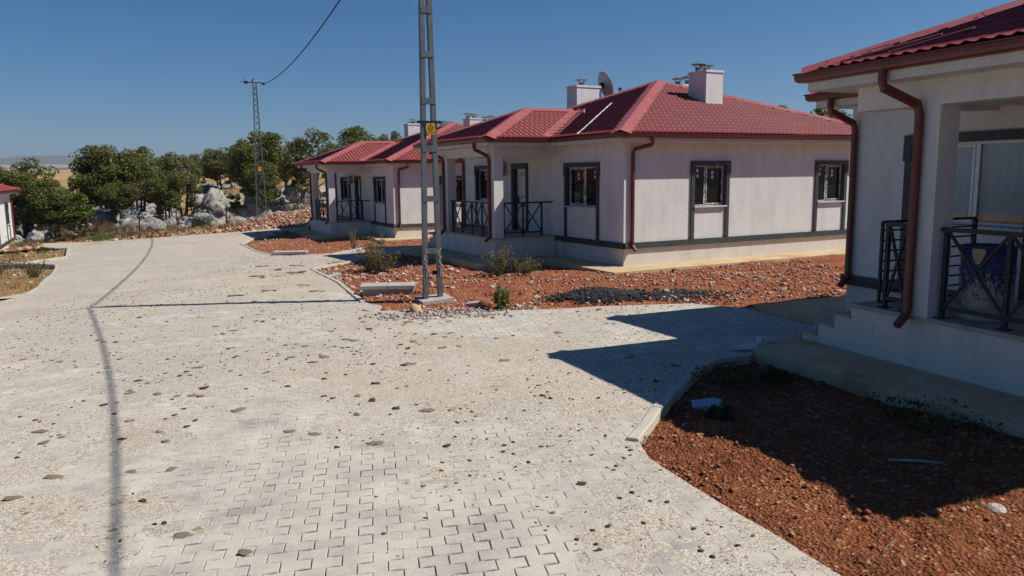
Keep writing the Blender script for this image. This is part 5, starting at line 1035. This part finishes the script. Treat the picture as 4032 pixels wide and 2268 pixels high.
def danger_sign(loc, rz, s, lab, text=True):
    r = empty('danger_sign', loc, rz); tag(r, lab, 'sign'); mb = MB(); mb.box((-.105 * s, -.002, -.285 * s), (.105 * s, .002, 0)); mb.build('plate', M['yellow'], r)
    mb = MB(); t = [(-.082, -.128), (.082, -.128), (0, -.004)]; ti = [(-.058, -.115), (.058, -.115), (0, -.03)]
    V = [(x * s, -.0045, z * s) for x, z in t + ti]; mb.add(V, [(0, 1, 4, 3), (1, 2, 5, 4), (2, 0, 3, 5)]); B = [(.008, -.04), (-.014, -.078), (.002, -.076), (-.004, -.108), (.018, -.068), (.002, -.07)]; mb.add([(x * s, -.0045, z * s) for x, z in B], [(0, 1, 2, 5), (5, 2, 3, 4)]); mb.build('lightning_symbol', M['black'], r)
    if text:
        for line, z, sz in (('DİKKAT!', -.158, .04), ('ÖLÜM', -.198, .042), ('TEHLİKESİ', -.242, .036)):
            o = link('lettering', text_mesh(line, sz * s, M['black']), r, (0, -.003, z * s)); o.rotation_euler = (math.pi / 2, 0, 0)
    return r
danger_sign(pl1.matrix_basis @ Vector((.03, -.104, 3.84)) if False else tuple(Matrix.Translation(pl1.location) @ Matrix.Rotation(math.radians(23), 4, 'Z') @ Vector((.02, -.112, 3.835))), math.radians(12), .84, 'yellow electric danger sign hanging on the ladder-like pole')
def pole2():
    x, y = -16.75, 52.6; z0 = float(zhill(np.array([x]), np.array([y]))[0]) - .1; H = 9.35; rz = math.radians(18); r = empty('lattice_mast', (x, y, z0), rz); tag(r, 'slender grey lattice mast carrying a cable, on the rubble verge', 'utility pole')
    w = lambda z: .68 - .052 * z
    for sx in (-1, 1):
        for sy in (-1, 1):
            mb = MB(); a = Vector((sx * w(0) / 2, sy * w(0) / 2, -.2)); b_ = Vector((sx * w(H) / 2, sy * w(H) / 2, H)); mb.bar(a, b_, .07, .07, (0, 1, 0)); mb.build('leg', M['polesteel'], r)
    zs = [0.25]
    while zs[-1] < H - .35: zs.append(zs[-1] + max(.36, w(zs[-1]) * 1.25))
    for f in range(4):
        mb = MB()
        for i in range(len(zs) - 1):
            z, z2 = zs[i], zs[i + 1]; sg = 1 if i % 2 else -1
            pt = lambda t, z: {0: (t * w(z) / 2, -w(z) / 2, z), 1: (w(z) / 2, t * w(z) / 2, z), 2: (-t * w(z) / 2, w(z) / 2, z), 3: (-w(z) / 2, -t * w(z) / 2, z)}[f]
            mb.bar(pt(-sg, z), pt(sg, z2), .042, .02, (0, 1, 0) if f % 2 == 0 else (1, 0, 0))
        mb.build('bracing', M['polesteel'], r)
    mb = MB(); mb.bar((-.6, 0, H + .02), (.55, 0, H + .02), .1, .07); mb.bar((-.62, -.08, H), (-.62, -.08, H + .3), .03); mb.bar((-.9, -.05, H + .05), (-.55, -.05, H + .03), .04); mb.bar((-.2, 0, H), (-.05, 0, H + .28), .09); mb.build('cross_arm', M['polesteel'], r)
    mb = MB(); mb.lathe([(0, -.1), (.12, -.07), (.14, 0), (.12, .07), (0, .1)], 10, (-.52, -.1, H + .02)); mb.lathe([(0, -.08), (.09, -.05), (.1, 0), (.09, .05), (0, .08)], 10, (.56, -.05, H - .06)); mb.build('insulator', M['black'], r)
    mb = MB(); mb.bar((-.62, -w(3.95) / 2 - .03, 3.95), (.45, -w(3.95) / 2 - .03, 3.95), .045); mb.build('clamp_bracket', M['black'], r)
    danger_sign(tuple(Matrix.Translation((x, y, z0)) @ Matrix.Rotation(rz, 4, 'Z') @ Vector((.02, -w(3.9) / 2 - .09, 3.92))), rz, 1.0, 'small yellow danger sign on the lattice mast', False)
    return r, Vector((x, y, z0 + H)), rz
pl2, top2, rz2 = pole2()
def cable(a, b_, sag, label, n=70):
    a = Vector(a); b_ = Vector(b_); root = empty('cable', a); tag(root, label, 'cable'); d = (b_ - a); s = Vector((d.y, -d.x, 0)).normalized(); L = d.length
    for k in range(3):
        mb = MB(); pts = []; N = n * 4
        for i in range(N + 1):
            t = i / N; p = d * t - Vector((0, 0, 4 * sag * t * (1 - t))); ph = 2 * math.pi * (t * L / .75) + k * 2.094; pts.append(p + s * .015 * math.cos(ph) + Vector((0, 0, .015 * math.sin(ph))))
        mb.tube(pts, .0115, 5); mb.build('strand', M['cable'], root)
cable(top1 + Vector((0, 0, -.15)), top2 + Matrix.Rotation(rz2, 3, 'Z') @ Vector((.56, -.05, -.06)), .75, 'twisted black cable sagging from the lattice mast up and out of the picture')
p3 = Vector((11.2, -11.5)); cable(top1 + Vector((0, 0, -.1)), (p3.x, p3.y, 8.5), 1.0, 'twisted black cable overhead from the ladder-like pole, casting the long shadow on the street')
r = empty('ladder_pole', (p3.x, p3.y, .1), math.radians(20)); tag(r, 'ladder-like steel pole farther back along the street', 'utility pole')
for ch in pl1.children:
    if ch.name.split('.')[0] in ('leg', 'batten_plate', 'cross_arm'): c = ch.copy(); COL.objects.link(c); c.parent = r
# ---------------------------------------------------------------- dishes
def dish(loc, rz, s, label, k=1):
    r = empty('satellite_dish', loc, rz); tag(r, label, 'satellite dish'); mb = MB()
    prof = [(0, 0), (.2, .016), (.4, .062), (.52, .105)]; n = 28
    V = [(q[0] * math.cos(2 * math.pi * j / n) * s * .92, -q[1] * s, q[0] * math.sin(2 * math.pi * j / n) * s) for q in prof for j in range(n)]; V2 = [(x, y + .012, z) for x, y, z in V]
    F = [(i * n + j, i * n + (j + 1) % n, (i + 1) * n + (j + 1) % n, (i + 1) * n + j) for i in range(3) for j in range(n)]; mb.add(V + V2, F + [tuple(len(V) + i for i in f[::-1]) for f in F] + [(3 * n + j, 3 * n + (j + 1) % n, len(V) + 3 * n + (j + 1) % n, len(V) + 3 * n + j) for j in range(n)], 0, False)
    o = mb.build('reflector', M['dish'], r); tl = Matrix.Rotation(math.radians(-20), 4, 'X'); o.matrix_local = tl
    mb = MB(); mb.bar(tl @ Vector((0, .03, -.5 * s)), tl @ Vector((0, -.62 * s, -.42 * s)), .03); mb.build('feed_arm', M['fascia'], r)
    mb = MB(); q = tl @ Vector((0, -.66 * s, -.36 * s)); mb.box(q - Vector((.04, .07, .05)), q + Vector((.04, .05, .06))); mb.build('receiver', M['black'], r)
    mb = MB(); mb.box((-.09, .02, -.12), (.09, .12, .1)); mb.bar((0, .1, 0), (0, .25, -.25), .05); mb.bar((0, .25, -.25), (-.1, .3, -.75), .045); mb.build('mount', M['black'], r)
    return r
p = hw(H2R, 8.75, 5.28, 5.5); dish(p, math.radians(115), 1.06, 'big grey satellite dish beside the chimney of the middle house')
p = hw(H3R, 8.7, 4.95, 5.62); dish(p, math.radians(112), .62, 'small satellite dish behind the pole on the far house roof')
p = hw(H2R, 8.55, 5.05, 4.9); mb = MB(); q = Vector((0, 0, 0))
# ---------------------------------------------------------------- small things
def concrete_pit(x, y, rz, w, d, h, zf, label, lids=2):
    r = empty('inspection_pit', (x, y, float(zf(np.array([x]), np.array([y]))[0]) - .02), rz); tag(r, label, 'concrete box')
    mb = MB(); mb.box((-w / 2 + .06, -d / 2 + .05, -.3), (w / 2 - .04, d / 2 - .05, h)); mb.build('box_wall', M['concrete'], r)
    for i in range(lids):
        mb = MB(); x0 = -w / 2 + w / lids * i; mb.box((x0 + .008, -d / 2 + rnd.uniform(-.02, .02), h + .004), (x0 + w / lids - .008, d / 2, h + .085)); o = mb.build('lid', M['concrete'], r); o.rotation_euler = (0, rnd.uniform(-.015, .015), rnd.uniform(-.02, .02))
concrete_pit(-2.98, 18.55, .1, 1.3, .62, .16, zs2, 'concrete inspection pit closed by two worn slabs beside the pole')
concrete_pit(-8.75, 30.75, .1, 1.3, .62, .08, zs3, 'low concrete pit cover at the kerb of the far plot')
def slab(name, x, y, zf, poly, t, mat, label, cat, tilt=(0, 0), dz=0):
    mb = MB(); mb.prism(poly, 0, t); o = mb.build(name, mat); o.location = (x, y, float(zf(np.array([x]), np.array([y]))[0]) + dz); o.rotation_euler = (tilt[0], tilt[1], 0); return tag(o, label, cat)
slab('stone_offcut', 2.2, 8.62, zs1, [(-.17, -.08), (.1, -.12), (.19, .02), (.12, .1), (-.14, .12)], .03, M['bluestone'], 'blue-grey stone offcut lying on the shaded soil', 'stone slab', (.1, -.12), .02)
slab('broken_block', 2.27, 8.36, zs1, [(-.07, -.06), (.06, -.07), (.07, .06), (-.05, .07)], .06, M['concrete'], 'small broken concrete block beside the blue-grey offcut', 'block', (.1, .1))
slab('marble_slab', 3.62, 11.05, zdust, [(-.5, -.12), (.18, -.24), (.42, .05), (-.1, .22)], .025, M['slabstone'], 'pale marble offcut lying at the foot of the porch steps', 'stone slab', (.03, .02), .02)
slab('marble_slab', 4.05, 11.05, zdust, [(-.3, -.14), (.4, .0), (.3, .14), (-.28, .12)], .025, M['slabstone'], 'second pale offcut touching the lowest porch step', 'stone slab', (-.02, -.02), .015)
mb = MB(); mb.lathe([(.0, 0), (.05, 0), (.066, .12), (.07, .125), (.06, .12), (.045, .01), (0, .01)], 16); o = mb.build('plastic_cup', M['upvc']); o.location = (3.6, 11.1, float(zdust(np.array([3.6]), np.array([11.1]))[0]) + .05); tag(o, 'white plastic tub standing on the marble offcut', 'tub')
V, F = ico(2); o = link('bread_crust', mesh_np('bread_crust', V * np.array((.1, .07, .045)), F, True, [M['orangerock']])); o.location = (3.78, 11.08, float(zdust(np.array([3.8]), np.array([11.1]))[0]) + .07); tag(o, 'brown lump next to the white tub', 'lump')
for i, (x, y, L, a, mt, lab) in enumerate(((3.6, 6.62, .5, 2.9, 'concrete', 'grey stick lying on the shaded soil'), (1.72, 6.05, .16, 1.2, 'drystem', 'curved pale twig standing at the shadow edge'), (4.0, 4.75, .3, 2.6, 'concrete', 'thin grey stick on the sunlit soil'), (2.55, 5.0, .35, .8, 'drystem', 'dry straw stalk on the sunlit soil'))):
    mb = MB(); z = float(zs1(np.array([x]), np.array([y]))[0]); dx, dy = math.cos(a) * L / 2, math.sin(a) * L / 2; mb.tube([(-dx, -dy, .01), (0, .02, .02), (dx, dy, .015 + (.08 if i == 1 else 0))], .013 if i in (0, 2) else .005, 6); o = mb.build('stick', M[mt]); o.location = (x, y, z + .005); tag(o, lab, 'stick')
# oil drum on the first porch
bx = empty('oil_drum', hw(H1R, 7.12, -1.66, .0), .3); tag(bx, 'blue steel drum with peeling paint standing on the porch behind the railing', 'drum')
pf = [(0, .0), (.295, .0), (.305, .015), (.295, .03), (.29, .28), (.302, .295), (.302, .31), (.29, .325), (.29, .57), (.302, .585), (.302, .6), (.29, .615), (.29, .86), (.303, .875), (.303, .89), (.285, .89), (.28, .86)]
mb = MB(); mb.lathe(pf, 36); mb.lathe([(.28, .86), (0, .86)], 36); mb.build('drum_body', M['barrel'], bx)
q = H1R.to_3x3().inverted(); mb = MB(); n = 9
fx = math.atan2(*(Vector((0, 0)) - Vector((bx.location.x, bx.location.y))).yx) - .3
V = []
for i in range(n + 1):
    an = fx - .62 + .5 * i / n; dip = .06 + .13 * math.sin(math.pi * i / n); V += [(.2935 * math.cos(an), .2935 * math.sin(an), .872), (.2935 * math.cos(an), .2935 * math.sin(an), .87 - dip)]
mb.add(V, [(2 * i, 2 * i + 1, 2 * i + 3, 2 * i + 2) for i in range(n)], 0, True); mb.build('pale_patch', M['apron'], bx)
# shoes / bag by the door and the dark lump at the street edge
V, F = ico(2); o = link('dark_bag', mesh_np('dark_bag', V * np.array((.22, .3, .09)) * (1 + .15 * np.sin(V[:, :1] * 9)), F, True, [M['rubber']])); o.location = hw(H1R, 6.0, -.75, .085); tag(o, 'black bag lying on the porch floor behind the railing', 'bag')
V, F = ico(3); o = link('dark_lump', mesh_np('dark_lump', V * np.array((.3, .26, .3)) * (1 + .12 * np.sin(V[:, :1] * 6 + V[:, 1:2] * 5)), F, True, [M['rubber']])); o.location = (-10.52, 15.05, -.08); tag(o, 'dark rounded lump at the street edge, cut by the picture border', 'lump')
for i, (x, y, a, lab) in enumerate(((-4.0, 24.1, .3, 'grey broken kerb block lying on rubble behind the thistles'), (-2.9, 15.9, 1.0, 'broken grey block in the pole shadow beside the footing'), (-.75, 16.2, -.3, 'grey flat block lying right of the pole footing'), (-5.2, 22.6, .8, 'broken grey paver standing against the kerb'))):
    mb = MB(); mb.box((-.2, -.09, 0), (.2, .09, .1)); o = mb.build('broken_block', M['concrete']); o.location = (x, y, float(zs2(np.array([x]), np.array([y]))[0]) - .01); o.rotation_euler = (.1, -.12, a); tag(o, lab, 'block')
bpy.context.view_layer.update()
# ---------------------------------------------------------------- air between here and the mountains
def haze():
    m = bpy.data.materials.new('haze_air'); m.use_nodes = True; nt = m.node_tree; nt.nodes.remove(nt.nodes['Principled BSDF'])
    v = nt.nodes.new('ShaderNodeVolumePrincipled'); v.inputs['Density'].default_value = HAZE_D; v.inputs['Color'].default_value = (.66, .82, 1, 1); v.inputs['Anisotropy'].default_value = .2
    nt.links.new(v.outputs[0], nt.nodes['Material Output'].inputs['Volume'])
    mb = MB(); mb.box((-9600, -80, -12), (9600, 9700, 330)); o = mb.build('haze', m); o['kind'] = 'stuff'; o['label'] = 'thin blue air haze over the whole plain'; o['category'] = 'haze'
HAZE_D = 0.85e-4
haze()
